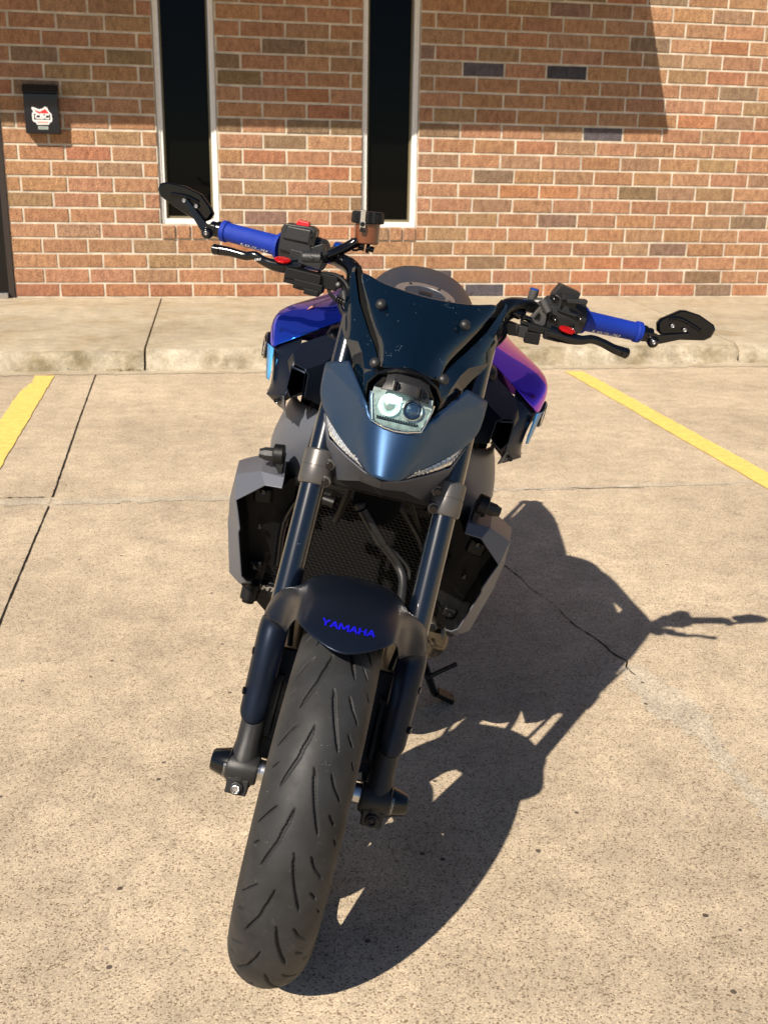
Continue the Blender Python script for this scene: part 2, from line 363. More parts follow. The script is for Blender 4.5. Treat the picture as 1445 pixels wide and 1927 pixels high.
# ---- brick building
bld = empty('brick_building', (1, 10.1, .126))
tag(bld, 'red and tan brick building with tall narrow white framed windows behind the sidewalk', 'building')
binv = Matrix.Translation((-1, -10.1, -.126))
def bpart(mb, name, m, **k):
    mb.v = [(x-1, y-10.1, z-.126) for x, y, z in mb.v]; return mb.build(name, m, bld, **k)
WY = 10.02; BL = .3954; BH = .1319; Z0 = .126
WIN = [(-.372, .156, .787, 4.2), (1.462, 1.984, .775, 4.2)]
DOOR = -1.687
bricks = MB(); cols = []
def brick(x0, x1, z0, z1, proud=0.):
    if x1-x0 < .015: return
    y = WY+random.gauss(0, .0012)-proud; c = []; j = lambda: random.gauss(0, .0013)
    n = len(bricks.f); rows = []
    fr = [(x0+j(), y, z0+j()), (x1+j(), y, z0+j()), (x1+j(), y, z1+j()), (x0+j(), y, z1+j())]
    e = .004
    inn = [(x0+e, y-.003, z0+e), (x1-e, y-.003, z0+e), (x1-e, y-.003, z1-e), (x0+e, y-.003, z1-e)]
    bk = [(a, WY+.03, c_) for a, _, c_ in fr]
    bricks.add(inn+fr+bk, [(0, 1, 2, 3)]+[(4+i, 4+(i+1) % 4, (i+1) % 4, i) for i in range(4)]+[(8+i, 8+(i+1) % 4, 4+(i+1) % 4, 4+i) for i in range(4)])
    r = random.random()
    if r < .64: c = np.array([.415, .232, .134])
    elif r < .83: c = np.array([.365, .232, .138])
    elif r < .91: c = np.array([.27, .182, .112])
    elif r < .96: c = np.array([.43, .205, .115])
    elif r < .99: c = np.array([.25, .165, .12])
    else: c = np.array([.11, .10, .11])
    if z0 < .26: c = np.array([.42, .205, .115]) if r < .9 else c
    if 1.9 < x0 < 6 and abs(x0-3.25) < .2 and abs(z0-2.11) < .066: c = np.array([.075, .075, .09])
    c = c*random.uniform(.90, 1.08)*np.array([1, random.uniform(.95, 1.05), random.uniform(.92, 1.08)])
    cols.extend([(*c, random.random())]*9)
MT = .020
nrow = 56
for r in range(nrow):
    z0 = Z0+r*BH+MT*.5+(.006 if r == 0 else 0); z1 = Z0+(r+1)*BH-MT*.5
    odd = r % 2
    zones = [(DOOR, WIN[0][0], (.40 if r < 4 else .05) if odd else .72), (WIN[0][1], WIN[1][0], .95 if odd else .42), (WIN[1][1], 13, (.95 if r < 4 else .01) if odd else (.27 if r < 6 else .36))]
    if r < 4: zones = [(DOOR, .9, .40 if odd else .72), (.9, 13, .93 if odd else .26)]
    if r == 4: zones = [(DOOR, WIN[0][0]-.0, .72), (WIN[0][1], WIN[1][0], .42), (WIN[1][1], 13, .27)]
    if r < 4: zones = [(DOOR, 1.1, .40 if odd else .72), (1.1, 13, .93 if odd else .26)]
    for xa, xb, ph in zones:
        k = math.floor(xa/BL-ph)
        first = True
        while (k+ph)*BL < xb:
            a = max(xa+(0 if xa == 1.1 else MT*.2), (k+ph)*BL+MT*.5); b = min(xb-(MT*.2), (k+1+ph)*BL-MT*.5)
            if xb == 1.1: b = min(1.1-MT*.5, b)
            brick(a, b, z0, z1); k += 1
    if r == 4:
        for xa, xb, _, _ in WIN:
            n = 4; ww = (xb-xa)/n
            for i in range(n): brick(xa+i*ww+MT*.5, xa+(i+1)*ww-MT*.5, z0-.004, z1-.004, proud=.016)
bw = bpart(bricks, 'brick_wall', 'mortar', smooth=0)
me = bw.data; 
at = me.color_attributes.new('brick', 'FLOAT_COLOR', 'CORNER')
vi = np.zeros(len(me.loops), dtype=np.int32); me.loops.foreach_get('vertex_index', vi)
fi = np.zeros(len(me.loops), dtype=np.int32)
nv = len(me.vertices)//12
polc = np.array([cols[9*b] for b in range(nv)], dtype=np.float32)
at.data.foreach_set('color', polc[vi//12].ravel())
m = bpy.data.materials.new('brick'); m.use_nodes = True; nt = m.node_tree; b = nt.nodes['Principled BSDF']
N = nt.nodes.new; L = nt.links.new
ca = N('ShaderNodeAttribute'); ca.attribute_name = 'brick'
tc = N('ShaderNodeTexCoord'); mp = N('ShaderNodeMapping'); L(tc.outputs['Object'], mp.inputs[0]); mp.inputs['Scale'].default_value = (1.2, 1, .6)
n1 = N('ShaderNodeTexNoise'); n1.inputs['Scale'].default_value = 22; n1.inputs['Detail'].default_value = 6; n1.inputs['Roughness'].default_value = .65; L(mp.outputs[0], n1.inputs[0])
r1 = N('ShaderNodeValToRGB'); r1.color_ramp.elements[0].position = .3; r1.color_ramp.elements[0].color = (.66, .62, .62, 1); r1.color_ramp.elements[1].position = .62; r1.color_ramp.elements[1].color = (1.12, 1.12, 1.1, 1)
L(n1.outputs[0], r1.inputs[0])
mx = N('ShaderNodeMixRGB'); mx.blend_type = 'MULTIPLY'; mx.inputs[0].default_value = 1; L(ca.outputs['Color'], mx.inputs[1]); L(r1.outputs[0], mx.inputs[2])
n2 = N('ShaderNodeTexNoise'); n2.inputs['Scale'].default_value = 85; n2.inputs['Detail'].default_value = 4; L(tc.outputs['Object'], n2.inputs[0])
r2 = N('ShaderNodeValToRGB'); r2.color_ramp.elements[0].position = .33; r2.color_ramp.elements[0].color = (.6, .6, .6, 1); r2.color_ramp.elements[1].position = .6; r2.color_ramp.elements[1].color = (1.08, 1.08, 1.08, 1); L(n2.outputs[0], r2.inputs[0])
mx2 = N('ShaderNodeMixRGB'); mx2.blend_type = 'MULTIPLY'; mx2.inputs[0].default_value = .8; L(mx.outputs[0], mx2.inputs[1]); L(r2.outputs[0], mx2.inputs[2])
L(mx2.outputs[0], b.inputs['Base Color']); b.inputs['Roughness'].default_value = .9; b.inputs['Specular IOR Level'].default_value = .2
ad = N('ShaderNodeMath'); L(n1.outputs[0], ad.inputs[0]); L(n2.outputs[0], ad.inputs[1])
bp = N('ShaderNodeBump'); bp.inputs['Strength'].default_value = .9; bp.inputs['Distance'].default_value = .011; L(ad.outputs[0], bp.inputs['Height']); L(bp.outputs[0], b.inputs['Normal'])
me.materials.clear(); me.materials.append(m)
# mortar bed, split round the openings
mo = MB(); yM = WY+.004; top = Z0+nrow*BH
def msheet(x0, x1, z0, z1):
    nx = max(1, int((x1-x0)/.05)); nz = max(1, int((z1-z0)/.05)); rows = []
    for j in range(nz+1): rows.append([(x0+(x1-x0)*i/nx, yM, z0+(z1-z0)*j/nz) for i in range(nx+1)])
    mo.grid(rows)
    
msheet(DOOR, WIN[0][0], .1, top); msheet(WIN[0][1], WIN[1][0], .1, top); msheet(WIN[1][1], 13, .1, top)
for a, b_, zb, zt in WIN: msheet(a, b_, .1, zb)
bpart(mo, 'mortar_bed', 'mortar', smooth=0)
# windows
for (a, b_, zb, zt) in WIN:
    f = MB(); d = .11; fw = .050
    # brick returns
    for x, s in ((a, 1), (b_, -1)): f.box((x-s*.004, WY+d/2+.012, (zb+zt)/2), (.008, d, zt-zb), mi=1)
    f.box(((a+b_)/2, WY+d/2+.014, zb-.006), (b_-a, d, .012), mi=1)
    y0 = WY+.030
    for x, s in ((a, 1), (b_, -1)):
        f.box((x+s*(fw*.5+.001), y0+.035, (zb+zt)/2), (fw, .05, zt-zb))
        f.box((x+s*(fw*.30+.001), y0+.006, (zb+zt)/2), (fw*.45, .014, zt-zb-.004))
        f.box((x+s*(fw+.012), y0+.065, (zb+zt)/2), (.018, .03, zt-zb), mi=2)
    f.box(((a+b_)/2, y0+.035, zb+.022), (b_-a-2*fw, .048, .044)); f.box(((a+b_)/2, y0+.065, zb+.056), (b_-a-2*fw-.04, .028, .018), mi=2)
    f.box(((a+b_)/2, y0+.035, zt-.03), (b_-a-2*fw, .048, .06))
    fo = bpart(f, 'window', ['frame_white', 'mortar', 'tan_stop'], bevel=.002)
    p = MB(); p.box(((a+b_)/2, y0+.075, (zb+zt)/2), (b_-a-2*fw-.02, .008, zt-zb-.1)); p.v = [(x-1, y-10.1, z-.126) for x, y, z in p.v]
    p.build('pane', 'pane', fo, smooth=0)
# door at the far left
f = MB(); f.box((DOOR-.028, WY+.03, 1.25), (.052, .09, 2.25)); f.box((DOOR-1.1, WY+.03, 1.25), (.052, .09, 2.25)); f.box((DOOR-.56, WY+.03, 2.40), (1.2, .088, .07))
f.box((DOOR-.56, WY+.05, 1.26), (1.0, .04, 2.2), mi=1); f.box((DOOR-.58, WY-.01, .152), (1.05, .12, .045), mi=2)
bpart(f, 'door', ['brown_metal', 'smoke2', 'steel'], bevel=.003)
f = MB(); f.box((DOOR-5, WY+.08, 3.75), (7.7, .1, 7.5)); bpart(f, 'side_wall', 'mortar')
# roof overhang above the frame, its end cut back at an angle: casts the shade on the wall
f = MB(); f.prism([(-9, 8.82, 3.0), (3.454, 8.889, 3.0), (3.965, 9.86, 3.0), (4.06, 10.03, 3.0), (-9, 10.03, 3.0)], (0, 0, .05)); bpart(f, 'roof_overhang', 'soffit')
f = MB(); f.box((1, 13.2, 7.6), (26, 6.3, .12)); bpart(f, 'roof', 'soffit')

# ---- mailbox
mbx = empty('mailbox', (-1.33, WY, 1.52)); tag(mbx, 'black wall mailbox with a red and white sticker on the brick beside the door', 'mailbox')
def mpart(mb, name, m, **k):
    mb.v = [(x+1.33, y-WY, z-1.52) for x, y, z in mb.v]; return mb.build(name, m, mbx, **k)
x0, x1, zb, zt = -1.467, -1.187, 1.530, 1.925
f = MB(); f.prism([(x0, WY+.005, zb), (x0, WY-.095, zb), (x0, WY-.105, zb+.03), (x0, WY-.105, zt-.075), (x0, WY-.06, zt-.02), (x0, WY+.005, zt-.02)], (x1-x0, 0, 0)); mpart(f, 'body', 'mailbox', bevel=.003)
f = MB(); f.prism([(x0-.006, WY-.004, zt+.008), (x0-.006, WY-.065, zt), (x0-.006, WY-.114, zt-.062), (x0-.006, WY-.110, zt-.066), (x0-.006, WY-.06, zt-.010), (x0-.006, WY-.004, zt-.004)], (x1-x0+.012, 0, 0)); mpart(f, 'lid', 'mailbox', bevel=.0015)
f = MB(); yS = WY-.1085; cx = (x0+x1)/2
outl = [(-.075, -.045), (-.082, -.03), (-.082, .02), (-.068, .035), (-.083, .058), (-.078, .072), (-.055, .066), (-.02, .052), (.008, .06), (.03, .078), (.045, .07), (.062, .035), (.078, .02), (.082, -.02), (.078, -.045), (.06, -.05), (.052, -.068), (-.045, -.070), (-.055, -.052)]
zc_ = 1.672
f.prism([(cx+.004+x, yS, zc_+z) for x, z in outl], (0, .002, 0), 0)
f.prism([(cx+.004+x, yS-.001, zc_+z) for x, z in [(-.066, .058), (-.04, .042), (-.012, .034), (.0, .044), (.016, .050), (.028, .060), (.040, .046), (.056, .028), (.05, .022), (-.03, .022), (-.046, .030)]], (0, .002, 0), 1)
f.prism([(cx+.004+x, yS-.001, zc_+z) for x, z in [(-.068, -.030), (-.068, .017), (.068, .017), (.068, -.030)]], (0, .002, 0), 2)
f.prism([(cx+.004+x, yS-.001, zc_+z) for x, z in [(-.042, -.058), (-.042, -.043), (.048, -.043), (.048, -.058)]], (0, .002, 0), 3)
lettering(f, 'CBC', lambda x, z: (cx+.004+x, yS-.0026, zc_-.006+z), .052, 4, sx=1.15, bold=.0025)
f.prism([(cx+x, yS, zc_+z) for x, z in [(-.035, -.108), (-.035, -.082), (.048, -.082), (.048, -.108)]], (0, .002, 0), 5)
f.prism([(cx+x, yS-.001, zc_+z) for x, z in [(-.026, -.099), (-.026, -.091), (.038, -.091), (.038, -.099)]], (0, .002, 0), 6)
mpart(f, 'sticker', ['white', mat('sticker_red', (.55, .03, .025), .5), mat('sticker_black', (.02, .02, .022), .5), mat('sticker_pink', (.7, .32, .28), .5), 'white', mat('sticker_grey', (.33, .38, .36), .5), mat('sticker_dim', (.2, .25, .25), .5)], smooth=0)
f = MB(); f.box((cx-.035, WY-.106, 1.812), (.012, .004, .010)); f.box((cx-.002, WY-.106, 1.813), (.024, .004, .010)); mpart(f, 'latch', 'cast')

# small stones and a dead leaf against the curb
f = MB()
for i in range(26):
    a, u = random.uniform(0, 6.28), random.random(); x, y = -.52+random.gauss(0, .07), 6.835+random.gauss(0, .012)
    s = random.uniform(.008, .022); f.add([(x, y, .006), (x+s*math.cos(a), y+s*math.sin(a), .006+s*.4), (x+s*math.cos(a+.5), y+s*.8*math.sin(a+.5), .016), (x+.4*s*math.cos(a+1.2), y+.5*s*math.sin(a+1.2), .012)], [(0, 1, 2, 3)])
tag(f.build('leaf_litter', 'leafbit', smooth=0), kind='stuff')

g = MB()
for i in range(420):
    u = random.random(); x = random.uniform(-2.5, 5); y = 6.85-abs(random.gauss(0, .05)) if u < .3 else random.uniform(1.25, 6.8); s_ = random.uniform(.0012, .0032)*(1.8 if u < .3 else 1)
    if -.3 < x-.07*y < .25 and y < 3.2: continue
    a = random.uniform(0, 3); c, d = math.cos(a)*s_, math.sin(a)*s_; k = random.uniform(.5, 1)
    g.add([(x+c, y+d, .001), (x-d*k, y+c*k, .001), (x-c, y-d, .001), (x+d*k, y-c*k, .001), (x+random.gauss(0, .0005), y, .001+s_*.9)], [(0, 1, 4), (1, 2, 4), (2, 3, 4), (3, 0, 4)], i % 3)
tag(g.build('gravel_grit', [mat('grit_dark', (.10, .085, .07), .9), mat('grit_tan', (.38, .29, .2), .9), mat('grit_pale', (.6, .56, .5), .9)], smooth=0), kind='stuff')

# ================================================================== MOTORCYCLE
bike = empty('motorcycle'); tag(bike, 'naked sport motorcycle in matte dark blue with blue grips leaning on its side stand', 'motorcycle')
yaw, lean = R(11.7376), R(12.8855)
cy_, sy_, cl, sl = math.cos(yaw), math.sin(yaw), math.cos(lean), math.sin(lean)
A = Matrix(((cy_, sy_, 0), (-sy_, cy_, 0), (0, 0, 1)))@Matrix(((cl, 0, sl), (0, 1, 0), (-sl, 0, cl)))
bike.matrix_world = Matrix.Translation((.07117, 1.4465, .0015))@A.to_4x4()
B = bike
FW = dict(front=True)

# ---- tyres and wheels
def tyre(name, parent, cy, cz, r0, rm, rim_r, rim_w, fine, front):
    if fine:
        aa = np.concatenate([[-112, -104, -96, -88, -80, -74, -69], np.arange(-65, 65.1, 1.25), [69, 74, 80, 88, 96, 104, 112]]); nphi = 17*74
    else: aa = np.arange(-112, 112.1, 8); nphi = 96
    a = np.radians(aa); ph = np.arange(nphi)*2*np.pi/nphi
    xs = rm*np.sin(a); rr = r0+rm*np.cos(a)
    side = np.abs(aa) > 88
    xs = np.where(side, np.sign(aa)*(rm-(np.abs(aa)-88)/24*(rm-rim_w)), xs); rr = np.where(side, r0+rm*np.cos(R(88))-(np.abs(aa)-88)/24*(r0-rim_r), rr)
    Rg = np.repeat(rr[None, :], nphi, 0)
    if fine:
        per = 360/17; grooves = [([(0, 2.9), (5, 8.5), (9, 14.2), (16, 26.4)], 2.3), ([(10.8, -8.6), (15, -12.5), (16.5, -15.5), (19.5, -18.4), (27.5, -34.9)], 2.3), ([(11.2, -31.3), (17.5, -57)], 1.2),
                                 ([(.4, 24.7), (3.5, 33), (7, 48)], 1.9), ([(10.5, 35.3), (13.3, 47)], 1.8), ([(.3, -45), (2.3, -56)], 1.1), ([(17, 52), (19, 60)], 1.2)]
        # phase so that a groove starts 53.4 deg forward of the top
        PHI = np.degrees(ph)[:, None]; rel = np.mod(PHI-53.4, per)
        D = np.full((nphi, len(aa)), 1e9)
        for gp, wmax in grooves:
            lens = [0]; 
            for p, q in zip(gp[:-1], gp[1:]): lens.append(lens[-1]+math.hypot((q[0]-p[0])*5.24, (q[1]-p[1])*1.08))
            for i, (p, q) in enumerate(zip(gp[:-1], gp[1:])):
                for sh in (-per, 0, per):
                    px, py = (rel-(p[0]+sh))*5.24, (aa[None, :]-p[1])*1.08; dx, dy = (q[0]-p[0])*5.24, (q[1]-p[1])*1.08
                    t = np.clip((px*dx+py*dy)/(dx*dx+dy*dy), 0, 1); d = np.hypot(px-t*dx, py-t*dy)
                    s = (lens[i]+t*(lens[i+1]-lens[i]))/lens[-1]; ww = wmax*np.clip(np.minimum(s*5+.25, (1-s)*5+.25), 0, 1)
                    D = np.minimum(D, d-ww)
        Rg = Rg-.0055*np.clip(.5-D/.8, 0, 1)
    ph = ph[:, None]
    V = np.stack([np.repeat(xs[None, :], nphi, 0), cy-np.sin(ph)*Rg, cz+np.cos(ph)*Rg], -1).reshape(-1, 3)
    if front: V = (V-HEAD)@STEER.T+HEAD
    k = len(aa); j = np.arange(nphi)[:, None]; i = np.arange(k-1)[None, :]; j2 = (j+1) % nphi
    F = np.stack([j*k+i, j2*k+i, j2*k+i+1, j*k+i+1], -1).reshape(-1, 4)
    me = bpy.data.meshes.new(name); me.vertices.add(len(V)); me.vertices.foreach_set('co', V.astype(np.float32).ravel())
    me.loops.add(F.size); me.loops.foreach_set('vertex_index', F.astype(np.int32).ravel())
    me.polygons.add(len(F)); me.polygons.foreach_set('loop_start', np.arange(0, F.size, 4, dtype=np.int32)); me.update(calc_edges=True); me.validate()
    me.shade_smooth(); me.materials.append(M['rubber']); o = bpy.data.objects.new(name, me); col.objects.link(o); o.parent = parent; return o
def wheel(cy, cz, r0, rm, rim_r, rim_w, fine, front, discs):
    hub = MB(); hub.lathe((-.055, cy, cz), (1, 0, 0), [(0, .028), (.02, .034), (.055, .030), (.09, .034), (.11, .028)], 24)
    w_ = hub.build('front_wheel' if front else 'rear_wheel', 'black_gloss', B, front=front)
    rim = MB(); rim.lathe((0, cy, cz), (1, 0, 0), [(-rim_w-.004, rim_r+.012), (-rim_w, rim_r+.014), (-rim_w+.006, rim_r), (-.015, rim_r-.020), (.015, rim_r-.020), (rim_w-.006, rim_r), (rim_w, rim_r+.014), (rim_w+.004, rim_r+.012), (rim_w-.002, rim_r-.008), (.02, rim_r-.03), (-.02, rim_r-.03), (-rim_w+.002, rim_r-.008), (-rim_w-.004, rim_r+.012)], 64, cap=False)
    for k in range(5):
        for s in (-.16, .16):
            t = 2*math.pi*k/5+s+.3; rim.tube([(0, cy+.03*math.sin(t*1.0), cz+.03*math.cos(t)), (0, cy+(rim_r-.026)*math.sin(t-s*.4), cz+(rim_r-.026)*math.cos(t-s*.4))], [.019, .013], 8, 1)
    rim.build('rim', 'blue_rim', w_, front=front)
    tyre('tyre', w_, cy, cz, r0, rm, rim_r, rim_w, fine, front)
    for x in discs:
        d = MB(); d.lathe((x-.0025, cy, cz), (1, 0, 0), [(0, .096), (0, .146), (.005, .146), (.005, .096), (0, .096)], 64, cap=False)
        for k in range(8):
            t = k*math.pi/4; d.box((x, cy+.095*math.sin(t), cz+.095*math.cos(t)), (.004, .012, .05), Matrix.Rotation(-t, 3, 'X'), mi=1)
        d.lathe((x-.002, cy, cz), (1, 0, 0), [(0, .04), (0, .098), (.004, .098), (.004, .04), (0, .04)], 32, 1, cap=False)
        d.build('brake_disc', ['disc', 'black_gloss'], w_, front=front)
wheel(0, .30, .238, .062, .219, .046, True, True, (-.0635, .0635))
wheel(1.43, .31, .227, .09, .219, .072, False, False, (-.09,))

# ---- fork
FX = .108
def fk(z, off=0): return .0+(z-.31)*.437+off           # fork axis y at height z
for s in (-1, 1):
    f = MB(); f.cyl((s*FX, fk(.53), .53), (s*FX, fk(.985), .985), .0205, n=32)
    leg = f.build('fork_leg', 'tube', B, **FW)
    f = MB(); ax = Vector((0, fk(.7)-fk(.3), .4)).normalized()
    o = Vector((s*FX, fk(.27), .27))
    f.lathe(o, ax, [(0, .014), (.01, .020), (.035, .023), (.055, .0225), (.075, .0195), (.115, .0195), (.125, .021), (.155, .0215), (.165, .0165), (.30, .0160)], 28)
    f.lathe((s*(FX-.026), fk(.30), .302), (s, 0, 0), [(0, .022), (.006, .024), (.044, .024), (.05, .021)], 24)
    f.box((s*FX, -.014, .279), (.034, .034, .026), Matrix.Rotation(R(-12), 3, 'X')); f.lathe((s*FX, -.030, .281), (0, -1, .2), [(0, .0115), (.006, .0105)], 24)
    f.build('axle_lug', 'cast', leg, bevel=.0018, **FW)
    f = MB(); f.lathe((s*FX, -.036, .2822), (0, -1, .2), [(0, .0072), (.0035, .0070), (.004, .0060), (.0025, .0038), (.001, .0032)], 18); f.build('pinch_bolt', 'steel' if s < 0 else 'cast', leg, **FW)
    f = MB(); f.cyl((s*.050, 0, .302), (s*.085, 0, .302), .0165, n=24); f.cyl((s*.066, 0, .302), (s*.070, 0, .302), .0205, n=24); f.build('axle_spacer', 'steel', leg, **FW)
    # lower clamp half round the tube
    f = MB(); p = Vector((s*FX, fk(.725), .722))
    f.lathe(p, ax, [(0, .0235), (.004, .0262), (.028, .0265), (.0285, .0258), (.030, .0258), (.0305, .0265), (.054, .0262), (.057, .0235)], 36)
    f.build('lower_clamp', 'clamp', B, **FW)
    f = MB()
    for dz in (.015, .043):
        q = p+ax*dz+Vector((-s*.019, -.020, 0)); f.cyl(q+Vector((0, .02, .0)), q, .0095, n=20)
        f.lathe(q+Vector((0, -.001, 0)), (0, 1, 0), [(-.004, .0035), (-.004, .0058), (.002, .0062), (.004, .0062)], 14, 1)
    f.build('clamp_bolt', ['clamp', 'black_gloss'], B, bevel=.001, **FW)
    # axle slider bobbin
    f = MB(); f.lathe((s*.1215, 0, .302), (s, 0, 0), [(0, .0225), (.0005, .0255), (.0075, .026), (.0085, .0245), (.033, .0175), (.036, .0145)], 36)
    sl_ = f.build('axle_slider', 'black_gloss', B, **FW)
    f = MB()
    def ring(x, z, s=s): 
        t = R(100)+x/.0255; r_ = .0247+.0006-(.0105+z-.0085)*.0 ; h = .0115+z*.9; rr_ = .0245-(h-.0085)*.285+.0004
        return (s*.1215+s*h, -math.sin(t)*rr_ if s > 0 else -math.sin(t)*rr_, .302-math.cos(t)*rr_*s)
    lettering(f, 'DYNOTECH', ring, .0058, bold=.0001); f.build('lettering', 'silver', sl_, smooth=0, **FW)
f = MB(); f.cyl((-.125, 0, .302), (.125, 0, .302), .0115, n=20); f.build('axle', 'steel', B, **FW)
f = MB(); f.box((0, fk(.745)+.035, .742), (.20, .07, .035)); f.cyl((0, .26, .72), (0, .40, 1.0), .03, n=20); f.build('steering_stem', 'black', B, bevel=.006, **FW)
# calipers
for s in (-1, 1):
    f = MB(); rot = Matrix.Rotation(R(-25), 3, 'X'); c = Vector((s*.084, .105, .385))
    f.box(c, (.050, .055, .15), rot); f.box(c+Vector((-s*.004, -.03, -.07)), (.036, .05, .06), rot); f.cyl(c+Vector((s*.026, 0, .03)), c+Vector((s*.034, 0, .03)), .017); f.cyl(c+Vector((s*.026, 0, -.03)), c+Vector((s*.034, 0, -.03)), .017)
    f.box(c+Vector((s*.005, -.04, .0)), (.02, .04, .10), rot)
    f.build('brake_caliper', 'black', B, bevel=.005, **FW)
    f = MB(); f.tube([(s*.085, .13, .46), (s*.10, .19, .54), (s*.108, .23, .62), (s*.10, .27, .70)], .005, 8); f.build('brake_hose', 'black', B, **FW)

# ---- front fender
ps = np.linspace(0, 1, 15)
def arc(x, p0, p1, rad): return [(x, -math.sin(R(p0+(p1-p0)*t))*rad, .30+math.cos(R(p0+(p1-p0)*t))*rad) for t in ps]
st = []
for x, p0, rad in ((0, 25.8, .3290), (.018, 24.9, .3285), (.036, 22.9, .3268), (.054, 20.2, .3235), (.066, 17.2, .3185), (.074, 13.5, .312)):
    st.append(arc(x, p0, -42, rad))
def lerp(a, b, t): return tuple(a[i]+(b[i]-a[i])*t for i in range(3))
def rowpts(keys):
    out = []
    for t in ps:
        u = t*(len(keys)-1); i = min(int(u), len(keys)-2); out.append(lerp(keys[i], keys[i+1], u-i))
    return out
st.append(rowpts([(.0815, -.046, .572), (.083, -.002, .594), (.083, .045, .602), (.082, .12, .577), (.081, .195, .527)]))
st.append(rowpts([(.088, .008, .538), (.094, .035, .582), (.094, .062, .592), (.092, .12, .566), (.089, .185, .517)]))
st.append(rowpts([(.094, .026, .536), (.108, .050, .574), (.112, .078, .578), (.108, .125, .548), (.098, .175, .502)]))
st.append(rowpts([(.106, .038, .538), (.121, .060, .556), (.127, .088, .556), (.124, .125, .527), (.110, .165, .488)]))
st.append(rowpts([(.120, .050, .536), (.1315, .072, .530), (.134, .10, .515), (.131, .125, .497), (.122, .15, .475)]))
full = [[(-x, y, z) for x, y, z in r] for r in st[:0:-1]]+st
f = MB(); f.grid(full)
BND = [(.0815, -.046, .572), (.088, .008, .538), (.094, .026, .536), (.106, .038, .538), (.120, .050, .536), (.1315, .072, .530), (.134, .10, .515)]
for s in (-1, 1):
    rows = []
    for k in range(14):
        t = k/13; z = .545-.160*t; yc = fk(z)-.004; row = []; r_ = .0285*(1-.14*t); bl = min(1, k/4); bl = bl*bl*(3-2*bl)
        for j in range(13):
            u = j/12*6; i = min(int(u), 5); bp_ = lerp(BND[i], BND[i+1], u-i)
            q = R(-76+158*j/12); zz = z-.012*(1-((j-6)/6)**2)*(1 if k == 13 else .5 if k == 12 else 0)
            tb = (FX+.003+math.sin(q)*r_*.88, yc-math.cos(q)*r_, zz)
            zl = bp_[2]+(zz-bp_[2])*min(1, max(0, t*1.25))**.9 if k < 10 else zz
            p = (bp_[0]+(tb[0]-bp_[0])*bl, bp_[1]+(tb[1]-bp_[1])*bl, min(bp_[2]-.0008*k, zl))
            row.append((s*p[0], p[1], p[2]))
        rows.append(row)
    f.grid(rows if s > 0 else [r[::-1] for r in rows])
fen = f.build('front_fender', 'matte_dark', B, solid=.003, sub=1, smooth=80, **FW)
f = MB()
def onf(x, y):      # lettering wrapped over the fender crown, slightly arched
    X = x+.003; ph = 16.4+math.degrees((y+(.0035-.9*x*x*4))/.329); rad = np.interp(abs(X), [0, .018, .036, .054, .066], [.3290, .3285, .3268, .3235, .3185])+.0022
    return (X, -math.sin(R(ph))*rad*1.0, .30+math.cos(R(ph))*rad)
GL = {'Y': [((0, 1), (.5, .45)), ((1, 1), (.5, .45)), ((.5, .5), (.5, 0))], 'A': [((0, 0), (.5, 1)), ((1, 0), (.5, 1)), ((.22, .33), (.78, .33))], 'M': [((0, 0), (.04, 1)), ((1, 0), (.96, 1)), ((.06, 1), (.5, .2)), ((.94, 1), (.5, .2))], 'H': [((.06, 0), (.06, 1)), ((.94, 0), (.94, 1)), ((.1, .5), (.9, .5))]}
x0_ = -.0375
for ch in 'YAMAHA':
    cw_ = .0096 if ch != 'M' else .0125
    for (ax_, ay_), (bx_, by_) in GL[ch]:
        a_ = (x0_+ax_*cw_, -.0062+ay_*.0128); b_ = (x0_+bx_*cw_, -.0062+by_*.0128); d_ = math.hypot(b_[0]-a_[0], b_[1]-a_[1]); ux, uy = (b_[0]-a_[0])/d_, (b_[1]-a_[1])/d_; hw = .0014 if abs(ux) < .75 else .0012
        P4 = [(a_[0]-uy*hw-ux*.0006, a_[1]+ux*hw-uy*.0006), (a_[0]+uy*hw-ux*.0006, a_[1]-ux*hw-uy*.0006), (b_[0]+uy*hw+ux*.0006, b_[1]-ux*hw+uy*.0006), (b_[0]-uy*hw+ux*.0006, b_[1]+ux*hw+uy*.0006)]
        k_ = len(f.v)*1e-6; f.add([tuple(c*(1+k_*.5) if n_i == 2 else c for n_i, c in enumerate(onf(px_, -py_))) for px_, py_ in P4], [(0, 1, 2, 3)])
    x0_ += cw_+.0028
f.build('lettering', 'letter_blue', fen, smooth=0, **FW)
for s in (-1, 1):
    for y_, z_ in ((.052, .475), (.030, .415)):
        f = MB(); f.lathe((s*(FX+.0245), y_, z_), (s, -.2, 0), [(0, .006), (.003, .006), (.004, .003)], 14); f.build('fender_bolt', 'black_gloss', fen, **FW)

# ---- headlight cowl
A1, A1h = (.047, .095, .890), (.041, .090, .874)
Bc, B1 = (0, .042, .7965), (.034, .088, .8005)
C1, C2, D1, E1 = (.093, .188, .930), (.131, .237, .911), (.133, .238, .873), (.113, .206, .840)
Mm, K1 = (.054, .112, .838), (.088, .165, .868)
def weld(mb, eps=1e-5):
    key = {}; mp = []; nv_ = []
    for p in mb.v:
        k = tuple(round(c/eps) for c in p)
        if k not in key: key[k] = len(nv_); nv_.append(p)
        mp.append(key[k])
    mb.v = nv_; mb.f = [tuple(mp[i] for i in q) for q in mb.f]; return mb
f = MB(); creases = {}
PTS = [(0, .073, .868), (.024, .076, .8690), A1h, A1, C1, C2, (0, .057, .832), (.030, .066, .833), Mm, K1, (.132, .234, .858), (0, .042, .7965), (.020, .053, .7965), B1, (.064, .135, .811), (.097, .169, .8295), E1]
